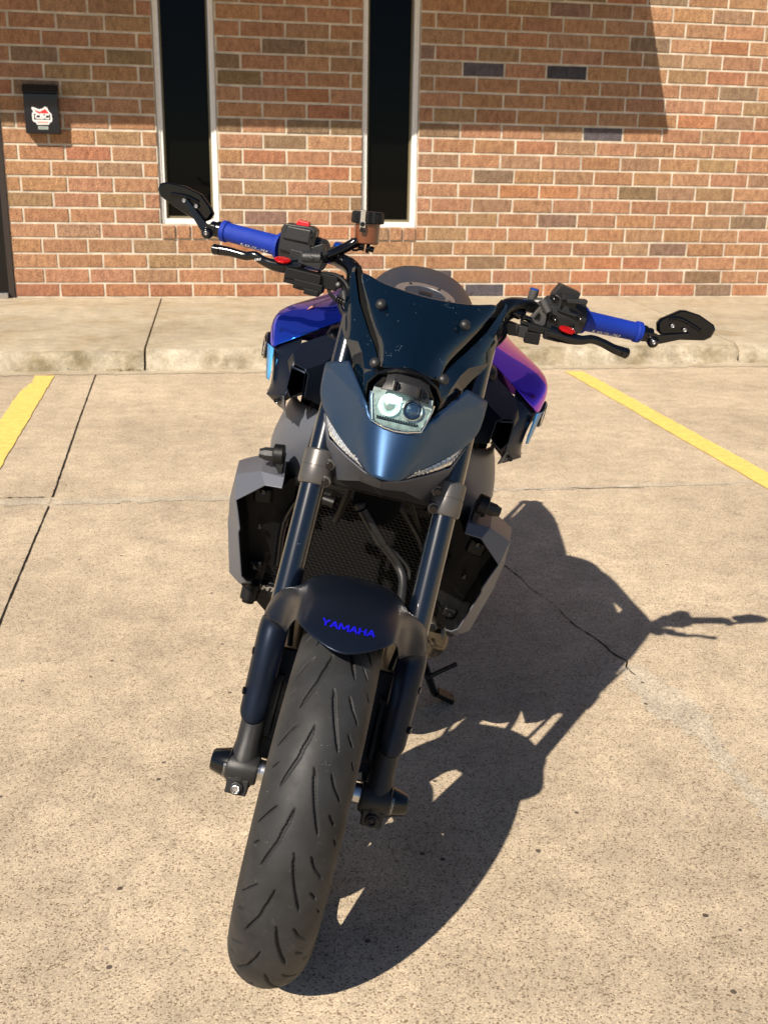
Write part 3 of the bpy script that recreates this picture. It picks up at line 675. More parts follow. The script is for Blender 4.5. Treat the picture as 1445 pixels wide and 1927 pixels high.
FC = [(0, 1, 7, 6), (1, 2, 8, 7), (6, 7, 12, 11), (7, 8, 13, 12), (2, 3, 8), (3, 9, 8), (8, 14, 13), (8, 9, 15, 14), (3, 4, 5), (3, 5, 9), (9, 5, 10), (9, 10, 16, 15)]
CR = {(3, 5): .92, (3, 8): .6, (8, 13): .6, (8, 9): .2, (5, 10): 1, (10, 16): 1, (16, 15): 1, (15, 14): 1, (14, 13): 1, (13, 12): 1, (12, 11): 1, (0, 1): 1, (1, 2): 1, (2, 3): 1, (3, 4): 1, (4, 5): 1}
for sg in (-1, 1): f.add([(sg*x, y, z) for x, y, z in PTS], [t if sg < 0 else t[::-1] for t in FC])
weld(f); rd6 = lambda p: tuple(round(c, 5) for c in p); want = {}
for (a, b_), c in CR.items():
    for sg in (-1, 1): want[frozenset((rd6((sg*PTS[a][0], *PTS[a][1:])), rd6((sg*PTS[b_][0], *PTS[b_][1:]))))] = c
raw = [rd6(p) for p in f.v]
cw = f.build('headlight_cowl', 'matte_blue', B, smooth=180, **FW); me = cw.data
at = me.attributes.new('crease_edge', 'FLOAT', 'EDGE')
for e in me.edges: at.data[e.index].value = want.get(frozenset((raw[e.vertices[0]], raw[e.vertices[1]])), 0)
md = cw.modifiers.new('sub', 'SUBSURF'); md.levels = 3; md.render_levels = 3
md = cw.modifiers.new('solid', 'SOLIDIFY'); md.thickness = .004; md.offset = 1
# lower grey trims and clear position lamps
for s in (-1, 1):
    q = lambda p: (s*p[0], p[1], p[2])
    f = MB(); V = [q(p) for p in ((.0, .058, .790), (.0315, .090, .7905), (.064, .126, .7975), (.098, .162, .8085), (.1165, .207, .8365), (.100, .205, .778), (.071, .192, .737), (.036, .150, .757), (.0, .118, .762))]
    F = [(0, 1, 7, 8), (1, 2, 6, 7), (2, 3, 5, 6), (3, 4, 5)]; f.add(V, F if s < 0 else [t[::-1] for t in F]); f.build('lower_trim', 'grey', B, solid=.003, bevel=.003, seg=3, smooth=50, **FW)
    top = [(.034, .086, .8000), (.050, .108, .8055), (.062, .132, .808), (.078, .151, .8155), (.0955, .168, .826), (.1045, .186, .832), (.112, .201, .838)]
    bot = [(.0315, .092, .7866), (.046, .109, .7898), (.064, .129, .792), (.082, .146, .7965), (.099, .166, .8025), (.1075, .188, .814), (.1170, .212, .835)]
    top = [q((x, y-.0055, z+.0022)) for x, y, z in top]; bot = [q((x, y-.0060, z+.0026)) for x, y, z in bot]
    bot = [lerp(b_, a, .32) for a, b_ in zip(top, bot)]
    mid = [((a[0]+b_[0])/2+s*.001, (a[1]+b_[1])/2-.0045, (a[2]+b_[2])/2) for a, b_ in zip(top, bot)]
    bt = [(a, b_+.001, c+.004) for a, b_, c in top]; bb = [(a, b_+.010, c) for a, b_, c in bot]
    f = MB(); rows = [bt, top, bot, bb]; f.grid([[(x, y+.006, z) for x, y, z in r] for r in rows] if s < 0 else [[(x, y+.006, z) for x, y, z in r] for r in rows[::-1]])
    d = f.build('position_lamp', 'drl', B, smooth=20, **FW)
    f = MB()
    for k in range(30):
        t0 = k/30*6; t1 = (k+.86)/30*6; L4 = []
        for t in (t0, t1):
            i = min(int(t), 5); u = t-i; L4.append([lerp(P[i], P[i+1], u) for P in (top, mid, bot)])
        (a, m_, b_), (a2, m2, b2) = L4; e = .0015*(1 if k % 2 else -1)
        tr = lambda p, dy: (p[0], p[1]+.002+dy, p[2])
        f.add([tr(a, 0), tr(lerp(a, b_, .30), -.0015+e), tr(lerp(a, b_, .45), .002), tr(lerp(a, b_, .60), -.002-e), tr(lerp(a, b_, .95), .001), tr(a2, 0), tr(lerp(a2, b2, .30), -.0015-e), tr(lerp(a2, b2, .45), .002), tr(lerp(a2, b2, .60), -.002+e), tr(lerp(a2, b2, .95), .001)], [(i, i+1, i+6, i+5) for i in range(4)])
    f.build('lamp_facet', 'drl', d, smooth=0, **FW)

# ---- headlight unit
hl = MB(); outline = [(.046, .100, .919), (.048, .098, .905), (.0385, .080, .8725), (.018, .072, .8680), (0, .070, .8665), (-.018, .072, .8680), (-.0385, .080, .8725), (-.048, .098, .905), (-.046, .100, .919), (-.036, .100, .935), (.036, .100, .935)]
hl.prism([(x, .110, z) for x, y, z in outline], (0, .05, 0)); head = hl.build('headlight', 'smoke2', B, bevel=.002, **FW)
f = MB(); path = [(-.036, .094, .932), (-.0475, .094, .912), (-.0465, .092, .903), (-.0375, .0755, .8735), (-.018, .068, .869), (0, .066, .8675), (.018, .068, .869), (.0375, .0755, .8735), (.0465, .092, .903), (.0475, .094, .912), (.036, .094, .932)]
f.tube(path[1:-1], .0019, 8, 1); f.build('bezel', 'chrome', head, **FW)
# reflector plate
f = MB(); f.prism([(.0455, .106, .918), (.0460, .104, .904), (.0375, .088, .8670), (.018, .088, .8625), (-.018, .088, .8625), (-.0375, .088, .8670), (-.0460, .104, .904), (-.0455, .106, .918)], (0, .006, 0)); 
f.v = [(x, y-.006, z) for x, y, z in f.v]; f.build('reflector', 'reflector', head, bevel=.001, **FW)
n_ = Vector((0, -1, .30)).normalized()
for x, hot in ((-.0165, True), (.0185, False)):
    o = Vector((x, .0905, .8985)); f = MB()
    f.lathe(o, n_, [(-.006, .0165), (.004, .0160), (.0046, .0145), (.0035, .0130), (-.004, .0125)], 36, 0, cap=False)
    f.build('lamp_ring', 'ledring' if hot else 'chrome', head, **FW)
    f = MB(); prof = [(-.004+.0085*math.sin(t), .0128*math.cos(t)) for t in np.linspace(0, 1.5, 8)]
    f.lathe(o, n_, prof, 32); f.build('projector', 'reflector' if hot else 'ball', head, **FW)
    if hot:
        f = MB(); f.box(o+Vector((.002, -.006, .008)), (.016, .004, .006)); f.box(o+Vector((.006, -.005, .013)), (.02, .004, .005)); f.build('emitter', 'ledhot', head, bevel=.0015, **FW)
f = MB()
for i in range(16): f.box((-.03+.004*i, .0855-.0005*abs(8-i)*.0, .8795), (.0024, .004, .0022))
f.box((-.026, .092, .8845), (.006, .003, .004)); f.box((.022, .090, .8825), (.006, .003, .004)); f.box((0, .087, .8765), (.062, .003, .0015)); f.build('heat_sink', 'black', head, **FW)
# visor above the lens
f = MB(); f.grid([[(-.034, .088, .919), (-.018, .084, .9215), (0, .083, .9215), (.018, .084, .919), (.040, .090, .913)], [(-.030, .094, .931), (-.018, .090, .935), (0, .089, .935), (.018, .090, .934), (.036, .096, .928)], [(-.03, .115, .944), (-.018, .110, .948), (0, .110, .949), (.018, .11, .947), (.034, .117, .940)]])
f.build('visor', 'switch', head, solid=.003, bevel=.001, smooth=50, **FW)
for x in (-.0155, .021): f = MB(); f.box((x, .082, .931), (.003, .010, .014), Matrix.Rotation(R(20), 3, 'X')); f.box((x+.005, .083, .930), (.001, .008, .010), Matrix.Rotation(R(20), 3, 'X')); f.build('visor_rib', 'switch', head, **FW)
f = MB(); f.prism([(.044, .080, .916), (.0455, .079, .903), (.0360, .0665, .8750), (0, .060, .870), (-.0360, .0665, .8750), (-.0455, .079, .903), (-.044, .080, .916), (0, .074, .922)], (0, .0015, 0)); f.build('lens', 'glass', head, smooth=0, **FW)

# ---- windshield and its surround
rows = [[(0, .235, 1.050), (.040, .243, 1.0515), (.085, .268, 1.0535), (.1265, .330, 1.0635)],
        [(0, .188, 1.019), (.035, .196, 1.019), (.070, .222, 1.020), (.101, .264, 1.026)],
        [(0, .150, .992), (.026, .157, .991), (.050, .178, .988), (.0715, .208, .987)],
        [(0, .120, .970), (.019, .127, .968), (.035, .143, .965), (.049, .163, .962)],
        [(0, .099, .9575), (.017, .103, .953), (.034, .112, .946), (.051, .133, .941)]]
full = [[(-x, y, z) for x, y, z in r[:0:-1]]+r for r in rows]
f = MB(); f.grid(full)
ws = f.build('windshield', 'smoke', B, solid=.003, sub=2, smooth=80, **FW)
for s in (-1, 1):
    q = lambda p: (s*p[0], p[1], p[2])
    f = MB()   # side wing and leg beside the headlight
    inn_ = [(.0525, .122, .888), (.0520, .124, .915), (.0495, .132, .936), (.0530, .160, .9505), (.0620, .186, .962), (.0800, .217, .981), (.106, .268, .0+1.013), (.1265, .322, 1.052), (.1290, .338, 1.060)]
    out_ = [(.0570, .127, .884), (.0680, .150, .903), (.0830, .185, .923), (.1000, .218, .945), (.1120, .238, .956), (.1220, .262, .968), (.1275, .292, .997), (.1310, .322, 1.028), (.1320, .344, 1.050)]
    mid_ = [((a[0]+b_[0])/2+.001, (a[1]+b_[1])/2-.004, (a[2]+b_[2])/2+.001) for a, b_ in zip(inn_, out_)]
    inb_ = [(a[0]+.002, a[1]+.012, a[2]-.006) for a in inn_]; bk_ = [(a[0]-.003, a[1]+.014, a[2]+.001) for a in out_]
    rows = [[q(p) for p in r] for r in (inb_, inn_, mid_, out_, bk_)]; f.grid(rows if s < 0 else rows[::-1]); f.build('windshield_side', 'smoke', B, solid=.0025, bevel=.002, seg=3, smooth=45, offset=0, **FW)
f = MB(); pa = [(-.0555, .120, .886), (-.0575, .118, .918), (-.045, .107, .938), (-.021, .094, .9535), (.0, .091, .956), (.023, .095, .9525), (.046, .107, .937), (.0580, .118, .917), (.0560, .120, .884)]
pi_ = [(x*.86, y+.008, .915+(z-.915)*.86) for x, y, z in pa]
f.grid([pa, pi_]); f.grid([[(x*1.0, y+.004, z) for x, y, z in pi_], [(x*.98, y+.05, z) for x, y, z in pi_]]); f.build('headlight_surround', 'smoke2', B, solid=.004, bevel=.001, smooth=30, **FW)
for x, y, z in ((-.067, .212, 1.004+.020), (.067, .212, 1.004+.020), (-.0525, .128, .9475), (.0525, .128, .9475)):
    f = MB(); n2_ = Vector((x*2.0, -1, .75)).normalized(); f.lathe(Vector((x, y, z)), n2_, [(0, .0085)]+[(.002+.0055*math.sin(t), .0082*math.cos(t)) for t in np.linspace(0, 1.45, 6)], 20); f.build('windshield_bolt', 'switch', B, **FW)

for s in (-1, 1):
    e_ = [(.050, .140, .944), (.049, .168, .962), (.0715, .212, .987), (.101, .270, 1.026), (.1265, .334, 1.0625)]; w_i = [(.052, .142, .936), (.062, .186, .962), (.0800, .217, .981), (.106, .268, 1.013), (.1265, .325, 1.052)]
    f = MB(); f.grid([[(s*(x-.006), y+.016, z) for x, y, z in e_], [(s*(x+.006), y+.018, z-.004) for x, y, z in w_i]]); f.build('slit_shade_backing', 'void', B, solid=.002, **FW)  # added black sheet behind the slit, stands in for the shade in the gap
# ---- handlebar
f = MB(); half = [(.392, .492, 1.052), (.275, .457, 1.052), (.195, .434, 1.056), (.160, .405, 1.057), (.133, .372, 1.050), (.119, .350, 1.025), (.105, .345, 1.000), (.07, .345, .990), (0, .345, .988)]
f.tube([(-x, y, z) for x, y, z in half]+half[-2::-1], [.011]*3+[.013]+[.0145]*9+[.013]+[.011]*3, 20, 6); f.build('handlebar', 'black_gloss', B, **FW)
f = MB()
for s in (-1, 1): f.box((s*.03, .345, .985), (.03, .045, .05))
f.box((0, .35, .955), (.20, .06, .025)); f.build('top_clamp', 'black', B, bevel=.004, **FW)
# instrument box behind the screen
f = MB(); f.box((0, .265, 1.005), (.125, .012, .075), Matrix.Rotation(R(-35), 3, 'X')); f.build('dashboard', 'smoke2', B, bevel=.004, **FW)
for s in (-1, 1):
    d = Vector((s*(.392-.275), .035, 0)).normalized(); o = Vector((s*.272, .4562, 1.052))
    f = MB(); f.lathe(o, d, [(0, .0180), (.001, .0235), (.006, .0235), (.008, .0200), (.014, .0180), (.108, .0165), (.110, .0190), (.118, .0190), (.1195, .0165)], 36)
    g_ = f.build('grip', 'blue_grip', B, **FW)
    f = MB(); up = Vector((0, -.62, -.42)).normalized(); side = Vector((0, -.42, .62)).normalized()
    def wrap(x, z, o=o, d=d, s=s):
        t = z/.0175-.74; h_ = .052+x*s; rr_ = .018-.0015*(h_-.014)/.094+.0005; c = o+d*h_
        return tuple(c+Vector((0, -math.cos(t+R(0)), math.sin(t)))*rr_)
    lettering(f, 'domino', wrap, .017, shear=.45, bold=.0004, spacing=1.05); f.build('lettering', 'white', g_, smooth=0, **FW)
    # bar-end mirror
    f = MB(); e = Vector((s*.392, .492, 1.052)); j = Vector((s*.4115, .488, 1.044))
    f.lathe(e, (s, .2, 0), [(-.004, .0145), (.004, .0150), (.006, .0125), (.016, .0125), (.018, .009)], 24)
    f.lathe(j+Vector((0, .012, 0)), (0, -1, -.1), [(0, .0085), (.002, .0105), (.022, .0105), (.025, .0090), (.0275, .007)], 24)
    f.box((e+j)/2+Vector((s*.004, 0, 0)), (.022, .018, .018))
    mr = f.build('mirror', 'black_gloss', B, bevel=.002, **FW)
    f = MB(); f.lathe(j+Vector((0, -.016, -.0015)), (0, -1, -.1), [(0, .0036), (.0012, .0036), (.0018, .0028), (.0008, .0017), (.0008, .0004)], 18); 
    if s < 0:
        a_ = j+Vector((0, -.006, 0)); end = Vector((-.458, .487, 1.087)); end2 = Vector((-.437, .487, 1.081)); arm = (a_, end)
        OUT = [(-.516, 1.095), (-.514, 1.106), (-.503, 1.111), (-.468, 1.1115), (-.436, 1.104), (-.416, 1.086), (-.409, 1.076), (-.4135, 1.065), (-.430, 1.054), (-.452, 1.062), (-.494, 1.077), (-.512, 1.086)]
        scr = [(-.463, 1.0875), (-.440, 1.083)]; rib = [(-.490, 1.093), (-.462, 1.0955), (-.438, 1.0905)]
    else:
        a_ = j+Vector((0, -.006, 0)); arm = (a_, Vector((.470, .487, 1.066)))
        OUT = [(.412, 1.074), (.416, 1.083), (.446, 1.106), (.455, 1.108), (.482, 1.106), (.512, 1.095), (.5175, 1.087), (.514, 1.072), (.504, 1.064), (.458, 1.054), (.432, 1.052), (.416, 1.061)]
        scr = [(.438, 1.077), (.461, 1.075)]; rib = [(.430, 1.088), (.452, 1.092), (.490, 1.080)]
    f2 = MB(); yb = .500
    ring1 = [(x, yb, z) for x, z in OUT]; c0 = np.mean(np.array(OUT), 0)
    ring0 = [(c0[0]+(x-c0[0])*.88, yb-.006, c0[1]+(z-c0[1])*.86) for x, z in OUT]; ring2 = [(x, yb+.008, z) for x, z in OUT]
    if s > 0: pass
    f2.grid([ring0, ring1, ring2], close=True); n = len(OUT); f2.add(ring0, [tuple(range(n))]); f2.add([(x, y-.001, z) for x, y, z in ring2], [tuple(range(n))[::-1]])
    f2.tube([(x, yb-.008, z) for x, z in rib], .0045, 8, 3, flat=.8)
    weld(f2); f2.build('mirror_head', 'smoke2', mr, bevel=.0015, seg=2, **FW)
    f3 = MB(); aa_, bb_ = arm; dv = (bb_-aa_).normalized(); pv = Vector((-dv.z, 0, dv.x))
    f3.prism([aa_+pv*.0095, aa_-pv*.0085, bb_-pv*.0035+dv*.006, bb_+pv*.0055+dv*.004], (0, .006, 0)); f3.build('mirror_arm', 'black_gloss', mr, bevel=.0015, **FW)
    f.build('mirror_screw', 'silver', mr, **FW)
    for x, z in scr:
        f = MB(); f.lathe((x, yb-.012, z), (0, -1, 0), [(0, .0036), (.003, .0036), (.0037, .0028), (.0028, .0017), (.0028, .0004)], 16); f.build('mirror_screw', 'silver', mr, **FW)

# throttle-side switch pod (viewer's left)
f = MB(); f.lathe((-.190, .434, 1.056), (-1, .27, 0), [(0, .022), (.004, .028), (.040, .031), (.060, .0305), (.078, .0285), (.080, .024)], 32)
f.prism([(-.212, .405, 1.048), (-.212, .405, 1.096), (-.222, .405, 1.100), (-.268, .415, 1.0955), (-.273, .418, 1.088), (-.272, .418, 1.050)], (0, .055, 0))
f.prism([(-.219, .401, 1.072), (-.219, .401, 1.096), (-.263, .411, 1.0935), (-.268, .412, 1.070)], (0, .02, 0))
f.box((-.232, .405, 1.045), (.03, .03, .028)); p_ = f.build('switch_housing', 'switch', B, bevel=.003, seg=3, label='right hand switch housing with a red kill switch', **FW)
f = MB(); f.prism([(-.226, .425, 1.096), (-.252, .430, 1.096), (-.249, .430, 1.1055), (-.229, .425, 1.1055)], (0, .022, 0)); f.build('kill_switch', 'red', p_, bevel=.002, **FW)
f = MB(); f.box((-.2145, .398, 1.081), (.012, .008, .020)); f.lathe((-.2145, .3945, 1.0835), (0, -1, 0), [(0, .0042), (.002, .0040), (.002, .002), (.0005, .0015)], 12); f.build('housing_screw', 'black_gloss', p_, bevel=.001, **FW)
# front master cylinder, lever, reservoir
f = MB(); f.box((-.207, .385, 1.047), (.040, .035, .018), Matrix.Rotation(R(6), 3, 'Y')); f.cyl((-.222, .378, 1.0495), (-.190, .378, 1.0555), .0125, n=24)
f.lathe((-.205, .378, 1.052), (0, -.3, 1), [(0, .013), (.007, .0125), (.008, .010)], 24); f.lathe((-.190, .39, 1.060), (0, -.3, 1), [(-.01, .010), (.006, .010), (.008, .007)], 20)
f.box((-.200, .41, 1.065), (.022, .03, .02), Matrix.Rotation(R(-30), 3, 'Y')); f.cyl((-.186, .40, 1.06), (-.166, .425, 1.078), .0085, n=20)
mc = f.build('brake_master_cylinder', 'cast', B, bevel=.002, **FW)
f = MB(); f.lathe((-.170, .42, 1.076), (0, -.1, 1), [(0, .0095), (.006, .0095), (.0065, .0075), (.009, .0078), (.0095, .0065)], 24); f.build('bleed_cap', 'blue_anod', mc, **FW)
f = MB(); f.box((-.212, .372, 1.022), (.062, .045, .018)); f.box((-.200, .367, 1.008), (.050, .040, .016)); f.box((-.232, .370, 1.011), (.022, .036, .012)); f.box((-.192, .36, 1.000), (.026, .032, .010)); f.box((-.168, .375, 1.022), (.030, .035, .024))
f.box((-.214, .362, 1.0035), (.012, .03, .008)); f.build('brake_light_switch', 'black', mc, bevel=.0018, **FW)
def lever(s, pts, adj):
    f = MB(); f.tube(pts, [.0075, .0062, .0058, .0060, .0065, .0085, .010][:len(pts)], 12, 6, flat=1.25)
    f.lathe(pts[0], Vector(pts[0])-Vector(pts[1]), [(-.012, .006), (-.010, .0088), (.001, .0088), (.003, .007)], 16)
    lv = f.build('brake_lever' if s < 0 else 'clutch_lever', 'black_gloss', B, **FW)
    f = MB(); f.lathe(adj, (.15*s, -.5, 1), [(-.002, .0115), (.002, .0120), (.0045, .008)], 9); f.v = [(adj[0]+(x-adj[0])*1.25, y, adj[2]+(z-adj[2])*.75) for x, y, z in f.v]; f.build('lever_adjuster', 'red_anod', lv, bevel=.0008, **FW)
    return lv
lv = lever(-1, [(-.374, .386, 1.0275), (-.345, .381, 1.0300), (-.318, .376, 1.0300), (-.302, .372, 1.0345), (-.282, .370, 1.0290), (-.258, .370, 1.0275), (-.225, .375, 1.034)], (-.252, .362, 1.0395))
f = MB(); lettering(f, 'CRG', lambda x, z: (-.2935+x, .3615, 1.0305+z+x*.35), .0052, bold=.0001); f.build('lettering', 'white', lv, smooth=0, **FW)
lever(1, [(.354, .386, 1.0215), (.330, .381, 1.0245), (.308, .377, 1.0300), (.288, .373, 1.0320), (.270, .371, 1.0265), (.248, .371, 1.0255), (.215, .375, 1.027)], (.2415, .362, 1.0385))
# reservoir
res_o = Vector((-.125, .42, 1.097)); ra = Vector((-.16, 0, 1)).normalized()
f = MB(); f.lathe(res_o, ra, [(-.003, .0195), (-.001, .0215), (.032, .0220), (.033, .0200)], 32); rv = f.build('brake_reservoir', 'brown', B, **FW)
f = MB(); n = 48; prof = [(.031, .0262), (.0325, .0275), (.048, .0270), (.0505, .0250)]
a_, u_, v_ = frame(ra); vs = []
for h, r_ in prof:
    for i in range(n): t = 2*math.pi*i/n; rr_ = r_*(1.03 if i % 4 < 2 else .965); vs.append(res_o+a_*h+(u_*math.cos(t)+v_*math.sin(t))*rr_)
f.add(vs, [(j*n+i, j*n+(i+1) % n, (j+1)*n+(i+1) % n, (j+1)*n+i) for j in range(3) for i in range(n)]+[tuple(range(n))[::-1], tuple(3*n+i for i in range(n))]); f.build('cap', 'black', rv, bevel=.0006, **FW)
f = MB(); p0 = res_o+Vector((-.006, -.0285, 0)); f.box(p0+ra*.042, (.0085, .002, .022), Matrix.Rotation(R(-8), 3, 'Y')); f.box(p0+ra*.0275+Vector((0, .001, 0)), (.0095, .002, .014), Matrix.Rotation(R(-8), 3, 'Y')); f.build('strap', 'chrome', rv, bevel=.0008, **FW)
f = MB(); f.lathe(p0+ra*.029+Vector((0, -.001, 0)), (0, -1, 0), [(0, .0042), (.003, .0038), (.0035, .002)], 14); f.box(p0+ra*.020+Vector((0, .001, 0)), (.008, .003, .008)); f.build('strap_screw', 'black_gloss', rv, **FW)
f = MB(); b0 = res_o+Vector((.002, -.004, -.008)); f.cyl(b0+Vector((-.014, 0, 0)), b0+Vector((-.003, 0, .001)), .0085, n=18); f.cyl(b0+Vector((.0, 0, -.001)), b0+Vector((.006, 0, -.001)), .0085, n=18); f.cyl(b0+Vector((.006, -.002, -.001)), b0+Vector((.014, -.002, -.002)), .005, n=12)
f.tube([b0+Vector((-.008, 0, -.004)), b0+Vector((-.020, -.002, -.010)), b0+Vector((-.034, -.004, -.002)), (-.172, .415, 1.07)], .0022, 8); f.build('reservoir_bracket', 'black_gloss', rv, bevel=.001, **FW)
f = MB(); f.tube([(-.193, .392, 1.054), (-.180, .395, 1.0630), (-.160, .405, 1.078), (-.147, .41, 1.089), (-.137, .408, 1.096)], [.0085, .0085, .0085, .0085, .0082], 16); f.lathe((-.1905, .393, 1.056), (.7, .2, .6), [(0, .0092), (.001, .0098), (.003, .0098), (.004, .0092)], 18)
f.lathe((-.1455, .409, 1.0905), (.7, .1, .6), [(0, .0088), (.0005, .0095), (.003, .0095), (.0035, .0088)], 18); f.build('reservoir_hose', 'black_gloss', B, **FW)
# cables and plugs near the screen
f = MB(); f.tube([(-.168, .372, 1.030), (-.166, .365, 1.010), (-.155, .352, 1.000), (-.140, .340, .9985), (-.122, .328, .995)], .0032, 8)
for k in range(5): f.lathe((-.148+k*.0045, .345-.003*k, 1.0005-.0008*k), (1, -.5, -.2), [(0, .0050), (.002, .0050)], 12)
f.cyl((-.132, .334, .9985), (-.112, .322, .992), .0058, .0050, n=14); f.build('cable_plug', 'black', B, **FW)
f = MB(); f.lathe((-.140, .352, 1.016), (.4, -.3, -1), [(0, .006), (.004, .0085), (.022, .0085), (.026, .005)], 16); f.box((-.124, .34, 1.004), (.012, .012, .016), Matrix.Rotation(R(30), 3, 'Y')); f.lathe((-.151, .36, 1.021), (-.3, -1, .4), [(0, .007), (.004, .006), (.006, .003)], 16); f.build('cable_joint', 'cast', B, bevel=.001, **FW)
for k in range(4):
    for P in ([(-.16+.01*k, .38, 1.035), (-.13-.004*k, .345, 1.01-.006*k), (-.11+.006*k, .32, .98-.01*k), (-.06, .30, .95)], [(.155-.01*k, .39, 1.04), (.13+.004*k, .36, 1.02-.006*k), (.11-.006*k, .33, .98-.01*k), (.06, .30, .95)]):
        f = MB(); f.tube(P, .0028+.0006*(k % 2), 8); f.build('control_cable', 'black', B, **FW)
f = MB(); f.tube([(-.19, .38, 1.03), (-.155, .36, 1.035), (-.13, .34, 1.02), (-.115, .32, .98)], .0042, 8); f.build('control_cable', 'black', B, **FW)

# clutch-side controls (viewer's right)
f = MB(); f.lathe((.200, .434, 1.054), (1, .27, 0), [(0, .022), (.004, .027), (.030, .031), (.055, .030), (.073, .0275), (.075, .023)], 32)
f.prism([(.206, .412, 1.040), (.209, .412, 1.086), (.2185, .414, 1.1045), (.2245, .414, 1.1045), (.2550, .420, 1.0985), (.2520, .420, 1.074), (.268, .424, 1.066), (.272, .426, 1.036), (.250, .420, 1.026), (.210, .412, 1.030)], (0, .055, 0))
f.prism([(.221, .404, 1.092), (.250, .410, 1.0895), (.2490, .410, 1.083), (.224, .404, 1.082)], (0, .02, 0)); f.prism([(.238, .430, 1.097), (.250, .43, 1.096), (.252, .43, 1.0995), (.240, .43, 1.1010)], (0, .02, 0))
f.tube([(.212, .411, 1.086), (.220, .409, 1.084), (.2235, .408, 1.078), (.224, .408, 1.066), (.228, .409, 1.0625), (.258, .413, 1.060)], .0024, 8, 2)
p_ = f.build('switch_housing', 'switch', B, bevel=.003, seg=3, label='left hand switch housing with a long turn signal toggle', **FW)
f = MB(); f.prism([(.2320, .398, 1.0855), (.2650, .400, 1.0915), (.2680, .400, 1.090), (.2670, .400, 1.083), (.2330, .398, 1.0790)], (0, .022, 0)); f.build('signal_toggle', 'switch', p_, bevel=.0015, **FW)
for x, z in ((.2085, 1.0825), (.2205, 1.0485), (.2620, 1.0605), (.2540, 1.041)): f = MB(); f.lathe((x, .4085, z), (0, -1, 0), [(0, .0052), (.002, .0050), (.003, .0038), (.002, .0022), (.002, .0004)], 16); f.build('housing_screw', 'black_gloss', p_, **FW)
f = MB(); f.prism([(.1770, .402, 1.0350), (.1950, .404, 1.0680), (.1990, .404, 1.0700), (.2060, .406, 1.0610), (.2080, .406, 1.0340), (.2000, .404, 1.0290), (.1850, .402, 1.0290)], (0, .016, 0))
f.cyl((.1920, .405, 1.074), (.2080, .400, 1.056), .0075, .0065, n=20)
for k in range(4): f.lathe((.1925+.0035*k, .405, 1.0735-.004*k), (.016, -.005, -.018), [(0, .0083), (.0014, .0083)], 20)
f.cyl((.1820, .43, 1.064), (.196, .428, 1.067), .009, n=18)
pc = f.build('clutch_perch', 'clamp', B, bevel=.0015, **FW)
f = MB(); f.prism([(.1920, .4005, 1.0520), (.1960, .4005, 1.0490), (.1950, .4005, 1.0400), (.1860, .4005, 1.0400)], (0, .003, 0)); f.build('perch_window', 'void', pc, smooth=0, **FW)
f = MB(); f.lathe((.1765, .43, 1.062), (.02, 0, 1), [(0, .0078), (.002, .0084), (.023, .0084)], 24); f.lathe((.177, .43, 1.085), (.02, 0, 1), [(0, .0082), (.002, .0082), (.003, .006)], 24, 1); f.build('mirror_mount_plug', ['clamp', 'blue_anod'], pc, **FW)
f = MB(); f.cyl((.128, .38, 1.052), (.150, .388, 1.042), .0055, n=14); f.lathe((.1500, .39, 1.043), (1, .2, -.15), [(0, .0080), (.002, .0088), (.011, .0088), (.013, .0070)], 10); f.lathe((.166, .395, 1.0405), (1, .1, -.1), [(0, .0115), (.0022, .0115)], 24); f.cyl((.163, .394, 1.040), (.182, .397, 1.037), .0048, n=14); f.build('clutch_cable', 'black_gloss', B, **FW)
f = MB(); f.prism([(.1375, .37, 1.0190), (.1440, .37, 1.0290), (.1620, .37, 1.0270), (.1640, .37, 1.0070), (.1480, .37, 1.0060)], (0, .02, 0)); f.box((.171, .385, 1.0165), (.018, .022, .020)); f.build('clutch_switch', 'switch', B, bevel=.0025, **FW)
f = MB(); f.box((.190, .385, 1.0100), (.026, .026, .020), Matrix.Rotation(R(-4), 3, 'Y')); f.box((.205, .388, 1.0260), (.055, .024, .012)); f.box((.222, .380, 1.0210), (.03, .022, .014)); f.box((.182, .390, 1.0300), (.035, .016, .006)); f.build('lever_bracket', 'black', B, bevel=.002, **FW)

# ---- tank, shoulders, scoops
f = MB(); rows = []
zs = [(.47, .090, .930), (.52, .112, .975), (.57, .125, .994), (.62, .130, 1.0085), (.70, .135, 1.029), (.80, .130, 1.049), (.88, .118, 1.050), (.96, .100, 1.010), (1.04, .085, .945)]
for y, hw, zt_ in zs:
    hw *= .80
    rows.append([(-hw*1.25, y, zt_-.13), (-hw*1.15, y, zt_-.07), (-hw*.92, y, zt_-.030), (-hw*.55, y, zt_-.008), (0, y, zt_), (hw*.55, y, zt_-.008), (hw*.92, y, zt_-.030), (hw*1.15, y, zt_-.07), (hw*1.25, y, zt_-.13)])
f.grid(rows); tk = f.build('fuel_tank', 'dome', B, solid=.004, sub=2, smooth=80)
cn = Vector((0, -.24, 1)).normalized(); co = Vector((.000, .622, 1.0110))
f = MB(); f.lathe(co, cn, [(0, .058), (.003, .059), (.005, .056), (.0048, .041), (.002, .040), (.002, .001)], 48); fc = f.build('filler_cap', 'silver', tk)
f = MB(); f.lathe(co+cn*.0022, cn, [(0, .0395), (.002, .0388), (.0022, .001)], 40); f.box(co+cn*.0045, (.026, .015, .003), Matrix.Rotation(R(13), 3, 'X'), mi=1); f.build('cap_lid', ['dome', 'black'], fc, bevel=.0008)
for k in range(5):
    t = k*2*math.pi/5+.4; f = MB(); a_, u_, v_ = frame(cn); f.lathe(co+cn*.0048+(u_*math.cos(t)+v_*math.sin(t))*.049, cn, [(0, .0035), (.0015, .003)], 10); f.build('cap_bolt', 'black', fc)
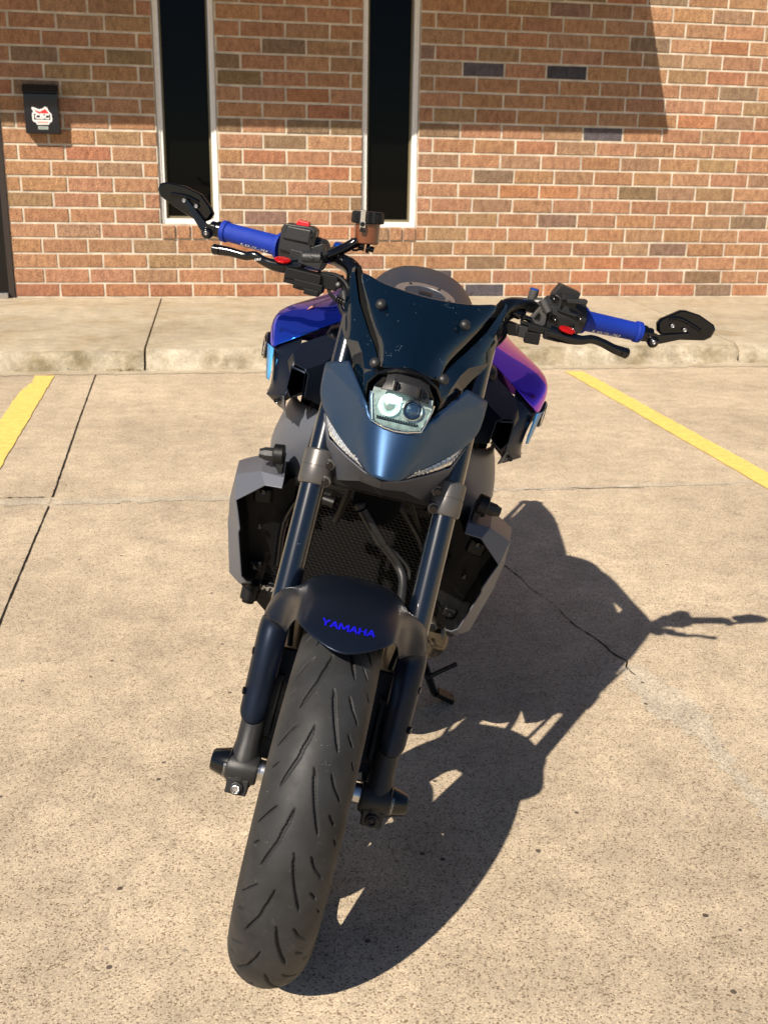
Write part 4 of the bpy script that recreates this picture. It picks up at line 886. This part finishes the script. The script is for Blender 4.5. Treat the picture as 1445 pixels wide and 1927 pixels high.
for s in (-1, 1):
    q = lambda p: (s*p[0], p[1], p[2])
    lab = None
    # glossy shoulder: top panel
    f = MB(); rows = [[(.090, .490, .966), (.120, .535, .984), (.150, .610, .990), (.150, .700, .995), (.142, .85, .985), (.110, 1.02, .915)],
                      [(.142, .488, .940), (.155, .560, .9675), (.1720, .640, .9690), (.178, .720, .968), (.170, .85, .955), (.125, 1.02, .885)],
                      [(.200, .452, .902), (.218, .518, .9410), (.220, .600, .952), (.215, .700, .938), (.200, .86, .92), (.138, 1.03, .86)],
                      [(.231, .458, .880), (.2690, .512, .9260), (.260, .565, .9330), (.235, .68, .91), (.212, .86, .885), (.145, 1.03, .835)],
                      [(.2405, .464, .876), (.2685, .508, .899), (.258, .580, .895), (.238, .70, .875), (.212, .88, .85), (.150, 1.03, .81)],
                      [(.245, .466, .868), (.2665, .512, .872), (.255, .590, .865), (.236, .71, .85), (.210, .88, .83), (.150, 1.03, .79)]]
    rows = [[q(p) for p in r] for r in rows]; f.grid(rows if s > 0 else [r[::-1] for r in rows])
    sh = f.build('tank_shoulder', 'iri' if s < 0 else 'iri_reflect', B, solid=.003, sub=2, smooth=80, offset=-1, label='glossy blue tank shoulder' if s < 0 else 'glossy blue tank shoulder with a purple reflection in its colour')
    # grey side cover below, with light blue stripe
    f = MB(); f.grid([[q(p) for p in r] for r in ([(.200, .470, .906), (.228, .474, .890), (.2410, .482, .877), (.2600, .522, .880), (.25, .62, .87)], [(.2005, .448, .890), (.232, .458, .879), (.2440, .467, .868), (.2660, .513, .870), (.255, .62, .86)],
                                                  [(.195, .415, .864), (.214, .425, .858), (.2370, .445, .842), (.2500, .50, .846), (.245, .62, .84)],
                                                  [(.200, .380, .826), (.212, .395, .822), (.2320, .430, .815), (.2440, .49, .818), (.235, .62, .81)],
                                                  [(.2000, .372, .812), (.216, .392, .802), (.2390, .425, .793), (.2420, .48, .790), (.225, .62, .78)],
                                                  [(.1980, .385, .786), (.202, .396, .7795), (.2080, .410, .778), (.2100, .46, .776), (.20, .62, .76)])])
    f.build('side_cover', 'matte_dark', B, solid=.003, bevel=.002, sub=1, smooth=60, offset=-1 if s < 0 else 1)
    f = MB(); pts = [((.2425, .459, .871), (.2570, .484, .873)), ((.2395, .4490, .850), (.2530, .478, .850)), ((.2365, .438, .832), (.2495, .472, .830)), ((.236, .432, .818), (.2440, .455, .815))]
    f.grid([[q((a[0]+.0035, a[1]-.003, a[2])) for a in r] for r in pts]); f.grid([[q((.2325, .4475, .852)), q((.2355, .4490, .855))], [q((.230, .436, .835)), q((.2335, .4400, .835))]]); f.build('stripe', 'light_blue', sh, solid=.001, smooth=60)
    f = MB(); f.lathe(q((.2620, .522, .862)), (s, -.25, .0), [(-.006, .022), (.0, .0255), (.006, .0255), (.0085, .0235), (.0085, .021), (.0065, .020), (.0068, .001)], 36); bd = f.build('badge', 'smoke2', sh)
    f = MB(); c = Vector(q((.2620, .522, .862))); nn = Vector((s, -.25, 0)).normalized(); a_, u_, v_ = frame(nn)
    f.lathe(c+nn*.0083, nn, [(0, .0222), (.001, .0222), (.001, .0238), (0, .0238), (0, .0222)], 36, cap=False)
    for k in range(3):
        t = k*2*math.pi/3+math.pi/2; f.tube([c+nn*.0082, c+nn*.0082+(u_*math.cos(t)+v_*math.sin(t))*.018], .0013, 6, 1)
    f.build('emblem', 'chrome', bd)
    # intake scoop
    f = MB(); sc_ = [(.199, .366, .8625), (.1745, .356, .860), (.171, .356, .824), (.190, .362, .812), (.1995, .366, .8260)]
    sb = [(x*.93+.0, y+.12, z-.004) for x, y, z in sc_]
    f.grid([[q(p) for p in sc_], [q(p) for p in sb]], close=True); f.add([q(p) for p in sb], [(0, 1, 2, 3, 4)])
    inn = [(.1850+(x-.185)*1.12, y+.001, .838+(z-.838)*1.12) for x, y, z in sc_]; f.grid([[q(p) for p in inn], [q(p) for p in sc_]], close=True, mi=1); f.build('intake_scoop', ['void', 'matte_dark'], B, bevel=.001)
    f = MB(); V = [q(p) for p in ((.130, .455, .935), (.200, .440, .893), (.205, .405, .880), (.196, .372, .868), (.176, .358, .866), (.150, .372, .880), (.118, .400, .915), (.168, .352, .860), (.166, .352, .820), (.120, .390, .80), (.110, .40, .88))]
    f.add(V, [t if s < 0 else t[::-1] for t in [(0, 1, 2, 5), (0, 5, 6), (2, 3, 4, 5), (4, 7, 10, 5), (5, 10, 6), (7, 8, 9, 10)]]); f.build('intake_cover', 'matte_dark', B, solid=.003, bevel=.006, seg=3, smooth=60)
    f = MB(); V = [q(p) for p in ((.196, .372, .868), (.205, .405, .880), (.212, .415, .862), (.200, .376, .850))]; f.add(V, [(0, 1, 2, 3)]); f.build('reflector_tab', 'cast', B, solid=.003)
    # lower tip of cover
    f = MB(); f.prism([q(p) for p in ((.2360, .428, .797), (.2420, .45, .795), (.1990, .402, .7755), (.1950, .384, .779), (.2020, .374, .808))], (0, .010, 0)); f.build('cover_tip', 'grey', B, bevel=.002)
    f = MB(); f.lathe(q((.216, .396, .7915)), (0, -1, .1), [(0, .0045), (.002, .004), (.001, .002)], 12); f.build('cover_screw', 'black_gloss', B)
    # frame side plate
    f = MB(); rows = [[(.128, .385, .800), (.160, .430, .790), (.190, .480, .782), (.196, .60, .79)], [(.134, .388, .770), (.172, .425, .768), (.204, .480, .752), (.21, .60, .75)], [(.137, .395, .735), (.190, .440, .720), (.222, .500, .702), (.222, .62, .70)], [(.140, .405, .700), (.196, .455, .680), (.226, .505, .666), (.226, .62, .66)], [(.12, .43, .64), (.17, .47, .62), (.20, .52, .60), (.20, .64, .60)]]
    rows = [[q(p) for p in r] for r in rows]; f.grid(rows); f.build('frame_plate', 'grey', B, solid=.004, sub=1, smooth=70)
    # decal
f = MB(); c = Vector((-.199, .548, .9445)); ex = Vector((.80, .43, .32)).normalized(); ez = Vector((-.28, -.25, .93)); ez = Vector((0.12, .85, .42)).normalized()
def dec(x, y, off=.0045):
    p = Vector((-.2050, .5400, .0)); X = p.x+x*.90; Y = p.y+x*.22+y*.9
    return (X, Y, float(np.interp(-X, [.150, .172, .215, .2605], [.986, .9685, .9410, .9170]))+off+(Y-.56)*.22)
f.add([dec(x, y) for x, y in ((-.012, -.013), (.064, -.013), (.064, -.0105), (-.012, -.0105))], [(0, 1, 2, 3)], 0)
f.add([dec(x, y) for x, y in ((-.012, -.010), (.008, -.010), (.010, .006), (-.006, .006))], [(0, 1, 2, 3)], 1)
vs, fs = text_mesh('DYNAMIC', .014, bold=.0006, shear=.2); f.add([dec(x+.036, y, .005) for x, y in vs], fs, 2)
f.build('decal', [mat('decal_orange', (.5, .12, .07), .5), mat('decal_pink', (.45, .25, .22), .5), mat('decal_teal', (.02, .12, .18), .5)], B, smooth=0)

f = MB(); f.box((0, .66, .86), (.32, .46, .16)); f.box((0, .64, .76), (.36, .34, .15)); f.box((0, .50, .88), (.26, .10, .12)); f.build('airbox', 'black', B, bevel=.02)
# ---- radiator and shrouds
f = MB(); f.box((0, .475, .525), (.345, .03, .215), Matrix.Rotation(R(-6), 3, 'X'), mi=0); f.box((0, .470, .640), (.345, .045, .022), mi=1); f.box((0, .455, .415), (.345, .045, .022), mi=1)
for s in (-1, 1): f.box((s*.182, .465, .53), (.022, .045, .22), mi=1)
rd = f.build('radiator', ['fin', 'black'], B, bevel=.002)
f = MB(); r_ = .00055; X0, X1, ZA, ZB = -.172, .172, .428, .628
ym = lambda z: .4520+(z-.525)*.105
nz = 34; dz = (ZB-ZA)/nz; nxm = 34; dxm = (X1-X0)/nxm
for i in range(nz):                      # expanded-metal lattice
    z = ZA+dz*i; pts = []
    for j in range(nxm*2+1):
        x = X0+dxm*j/2; pts.append((x, ym(z), z+(dz*.5 if (j+i) % 2 else 0)))
    top_ = [(x, y-.0008, z_+.0008) for x, y, z_ in pts]; bo = [(x, y, z_-.0008) for x, y, z_ in pts]
    f.grid([top_, bo])
f.build('radiator_guard', 'mesh', rd, smooth=0)
f = MB(); lettering(f, 'MT', lambda x, z: (-.158+x, .430, .420+z), .012, bold=.0005, sx=1.6, shear=.2); f.build('lettering', 'silver', rd, smooth=0)
for s in (-1, 1):
    q = lambda p: (s*p[0], p[1], p[2])
    INN = [(.1680, .350, .6490), (.1990, .352, .6465), (.2460, .370, .6000), (.2380, .366, .5800), (.2275, .362, .5500), (.2290, .365, .5420), (.2070, .366, .4600), (.1960, .370, .4500), (.1880, .382, .4460)]
    OUTR = [(.1690, .362, .6660), (.2130, .378, .6620), (.2600, .412, .6340), (.2610, .408, .5900), (.2570, .408, .5580), (.2560, .410, .5420), (.2330, .400, .4480), (.2090, .386, .4370), (.1900, .390, .4390)]
    BK = [(.176, .43, .674), (.218, .450, .672), (.268, .490, .638), (.2690, .49, .59), (.265, .49, .555), (.263, .49, .54), (.236, .48, .445), (.212, .46, .433), (.190, .44, .435)]
    BK2 = [(x-.012, y+.05, z-.004 if z > .5 else z+.004) for x, y, z in BK]
    INB = [(x-.004, y+.07, z-.002 if z > .55 else z) for x, y, z in INN]
    rows = [[q(p) for p in r] for r in (INN, OUTR, BK, BK2)]
    f = MB(); f.grid(rows); f.build('radiator_shroud', 'grey', B, solid=.003, bevel=.003, seg=3, smooth=40)
    f = MB(); f.grid([[q((x-.001, y+.003, z)) for x, y, z in INN], [q(p) for p in INB]]); f.add([q(p) for p in INB]+[q((.150, .45, .65)), q((.150, .45, .44))], [(0, 1, 2, 3, 4, 5, 6, 7, 8, 10, 9)]); f.build('shroud_inner', 'black', B, smooth=30)
    f = MB(); f.lathe(q((.198, .385, .441)), (0, -1, -.3), [(0, .009), (.004, .008), (.003, .004)], 14); f.build('shroud_clip', 'black', B)
    # turn signal
    f = MB(); f.lathe(q((.180, .392, .697)), (s, 0, -.12), [(0, .0195), (.002, .0205), (.018, .0200), (.020, .0175)], 32)
    f.prism([q(p) for p in ((.178, .378, .700), (.201, .380, .700), (.180, .372, .662), (.176, .372, .664))], (0, .028, 0)); tsg = f.build('turn_signal', 'black', B, bevel=.0015)
    f = MB(); f.lathe(q((.199, .392, .6945)), (s, 0, -.12), [(0, .0130), (.016, .0125), (.022, .0095), (.026, .0090)], 8); f.build('signal_lens', 'cast', tsg, bevel=.0008)
# hoses in front of the radiator
f = MB(); f.tube([(-.022, .285, .668), (.004, .29, .638), (.026, .300, .612)], .0092, 14); f.tube([(.026, .300, .612), (.046, .312, .592), (.064, .32, .572), (.079, .305, .552), (.083, .27, .520), (.080, .24, .49)], [.0082, .0082, .008, .0078, .0078, .0078], 12); f.lathe((-.024, .284, .670), (-.7, 0, .8), [(0, .0085), (.002, .0105), (.008, .0105), (.010, .007)], 14)
f.tube([(.034, .305, .608), (.06, .318, .59), (.085, .322, .568), (.09, .32, .55)], .003, 8); f.build('coolant_hose', 'cast', B)
f = MB(); f.tube([(-.045, .26, .745), (-.050, .27, .70), (-.056, .285, .66), (-.062, .30, .632)], [.0075, .0075, .007, .0065], 12); f.tube([(-.02, .30, .72), (.05, .32, .71), (.09, .33, .725)], .012, 12); f.tube([(.05, .33, .70), (.075, .34, .66), (.09, .36, .63)], .004, 8); f.lathe((-.092, .33, .655), (1, -.3, 0), [(0, .009), (.022, .009)], 14); f.build('horn_wiring', 'black', B)
f = MB(); f.lathe((0, .33, .68), (0, -1, .1), [(0, .035), (.02, .042), (.03, .042), (.032, .03), (.028, .01)], 28); f.build('horn', 'void', B)
for P, r_, m_ in (([(-.13, .40, .66), (-.06, .385, .672), (.02, .39, .665), (.10, .40, .672)], .012, 'black'), ([(.10, .38, .67), (.135, .39, .63), (.15, .41, .58), (.145, .43, .52)], .010, 'black'), ([(-.10, .41, .66), (-.135, .42, .62), (-.155, .43, .56), (-.15, .44, .47)], .008, 'black_gloss'), ([(.02, .36, .70), (.05, .345, .665), (.10, .37, .60), (.12, .41, .54)], .0035, 'cast')):
    f = MB(); f.tube(P, r_, 12); [f.lathe(P[k], Vector(P[k+1])-Vector(P[k]), [(-.004, r_*1.18), (.004, r_*1.18)], 14) for k in (0, 2)]; f.build('engine_hose', m_, B)
for x, z in ((-.095, .655), (.06, .662), (.125, .655)):
    f = MB(); f.box((x, .405, z), (.03, .02, .024), Matrix.Rotation(R(12), 3, 'Y')); f.lathe((x, .394, z), (0, -1, 0), [(0, .005), (.003, .0045), (.002, .002)], 12); f.build('bracket', 'cast', B, bevel=.002)
for s in (-1, 1):
    for x, y, z, dx, dz_ in ((.205, .425, .605, .035, .03), (.190, .425, .465, .026, .02)):
        f = MB(); f.box((s*x, y, z), (dx, .02, dz_), Matrix.Rotation(R(s*9), 3, 'Y')); f.build('shroud_rib', 'black', B, bevel=.005)
    for x, y, z in ((.205, .408, .615), (.198, .418, .545), (.19, .408, .468)):
        f = MB(); f.lathe((s*x, y, z), (0, -1, 0), [(0, .0055), (.003, .005), (.002, .002)], 12); f.build('shroud_bolt', 'black_gloss', B)
# ---- engine, pipes, frame, seat and tail
f = MB(); f.box((0, .68, .43), (.30, .34, .34), Matrix.Rotation(R(12), 3, 'X')); f.box((0, .60, .66), (.28, .22, .22), Matrix.Rotation(R(20), 3, 'X')); f.box((0, .72, .26), (.24, .36, .06)); en = f.build('engine', 'black', B, bevel=.02, seg=3)
for s in (-1, 1):
    f = MB(); f.lathe((s*.15, .72, .42), (s, 0, 0), [(0, .10), (.03, .095), (.045, .08), (.046, .01)], 32); f.build('crankcase_cover', 'cast', en)
f = MB(); f.lathe((.176, .50, .555), (.75, -.6, 0), [(0, .030), (.006, .0325), (.010, .030), (.009, .026), (.0, .024)], 36, cap=False); f.build('water_pump_ring', 'silver', en)
f = MB()
for k, x in enumerate((-.085, 0, .085)): f.tube([(x, .58, .46), (x*1.15, .500, .41), (x*1.15, .485, .31), (x*.95, .52, .22), (x*.5, .66, .19), (x*.3, .85, .18)], .021, 14)
f.box((0, .95, .185), (.20, .34, .09)); f.tube([(-.06, 1.05, .19), (-.11, 1.15, .22), (-.14, 1.24, .25)], [.04, .042, .038], 16); f.build('exhaust', 'exhaust', B, bevel=.01)
f = MB(); f.tube([(.150, .47, .430), (.172, .455, .412), (.186, .452, .392), (.182, .465, .368), (.160, .49, .352), (.13, .52, .345)], [.020, .021, .022, .022, .021, .02], 18); f.lathe((.1835, .453, .385), (.1, -.1, 1), [(-.002, .0235), (.003, .0235)], 24); f.box((.168, .430, .414), (.035, .03, .012)); f.build('oil_cooler_pipe', 'exhaust', B, bevel=.001)
f = MB(); f.box((0, .575, .33), (.27, .13, .20)); f.prism([(-.19, .44, .395), (-.16, .44, .43), (-.12, .44, .43), (-.12, .46, .33)], (0, .06, 0)); f.prism([(.14, .46, .36), (.12, .46, .43), (.17, .45, .43), (.175, .45, .40)], (0, .05, 0)); f.build('belly_bracket', 'black', B, bevel=.004)
f = MB(); f.cyl((-.190, .43, .424), (-.190, .425, .392), .017, n=24); f.cyl((-.190, .428, .392), (-.190, .427, .384), .012, n=18); f.build('frame_slider', 'black', B, bevel=.002)
for s in (-1, 1):
    f = MB(); f.tube([(s*.13, .42, .79), (s*.17, .62, .72), (s*.16, .88, .58), (s*.13, .98, .45)], .026, 12); f.tube([(s*.15, .86, .50), (s*.155, 1.0, .40), (s*.13, 1.20, .33), (s*.12, 1.43, .31)], [.03, .03, .025, .022], 12); f.tube([(s*.14, .90, .66), (s*.12, 1.1, .74), (s*.09, 1.4, .83)], .014, 10); f.build('frame_rail', 'black', B)
f = MB(); f.grid([[(-.10, .98, .80), (-.15, 1.08, .80), (-.155, 1.25, .815), (-.12, 1.38, .84), (-.07, 1.50, .90), (-.02, 1.66, .90)], [(-.08, .97, .90), (-.12, 1.08, .845), (-.13, 1.25, .845), (-.10, 1.38, .90), (-.07, 1.50, .935), (-.02, 1.66, .93)],
               [(0, .96, .93), (0, 1.08, .855), (0, 1.25, .85), (0, 1.38, .915), (0, 1.50, .945), (0, 1.68, .935)],
               [(.08, .97, .90), (.12, 1.08, .845), (.13, 1.25, .845), (.10, 1.38, .90), (.07, 1.50, .935), (.02, 1.66, .93)], [(.10, .98, .80), (.15, 1.08, .80), (.155, 1.25, .815), (.12, 1.38, .84), (.07, 1.50, .90), (.02, 1.66, .90)]])
f.build('seat', 'seat', B, solid=.01, sub=2, smooth=80)
f = MB(); f.prism([(-.13, 1.02, .80), (-.13, 1.30, .80), (-.10, 1.50, .88), (-.04, 1.68, .91), (-.04, 1.62, .86), (-.12, 1.30, .72), (-.15, 1.02, .70)], (.02, 0, 0)); f.prism([(.11, 1.02, .80), (.11, 1.30, .80), (.08, 1.50, .88), (.02, 1.68, .91), (.02, 1.62, .86), (.10, 1.30, .72), (.13, 1.02, .70)], (.02, 0, 0)); f.box((0, 1.25, .76), (.2, .5, .08)); f.build('tail_panel', 'matte_dark', B, bevel=.006)
f = MB(); f.box((0, 1.66, .905), (.09, .02, .03)); f.build('tail_light', 'red', B, bevel=.004)
# ---- side stand
f = MB(); f.tube([(.135, .66, .335), (.190, .745, .225), (.235, .805, .137), (.262, .836, .086), (.275, .845, .0775), (.308, .848, .0790)], [.012, .011, .010, .009, .006, .005], 10, 3)
st_ = f.build('side_stand', 'black_gloss', B)
f = MB(); f.box((.292, .845, .0755), (.044, .040, .012), Matrix.Rotation(lean, 3, 'Y')); f.v = [(x, y, z+.004) for x, y, z in f.v]; f.build('stand_foot', 'black', st_, bevel=.003)
f = MB(); f.tube([(.228, .775, .150), (.288, .795, .192)], .0055, 8, 1); f.build('stand_tang', 'black', st_)
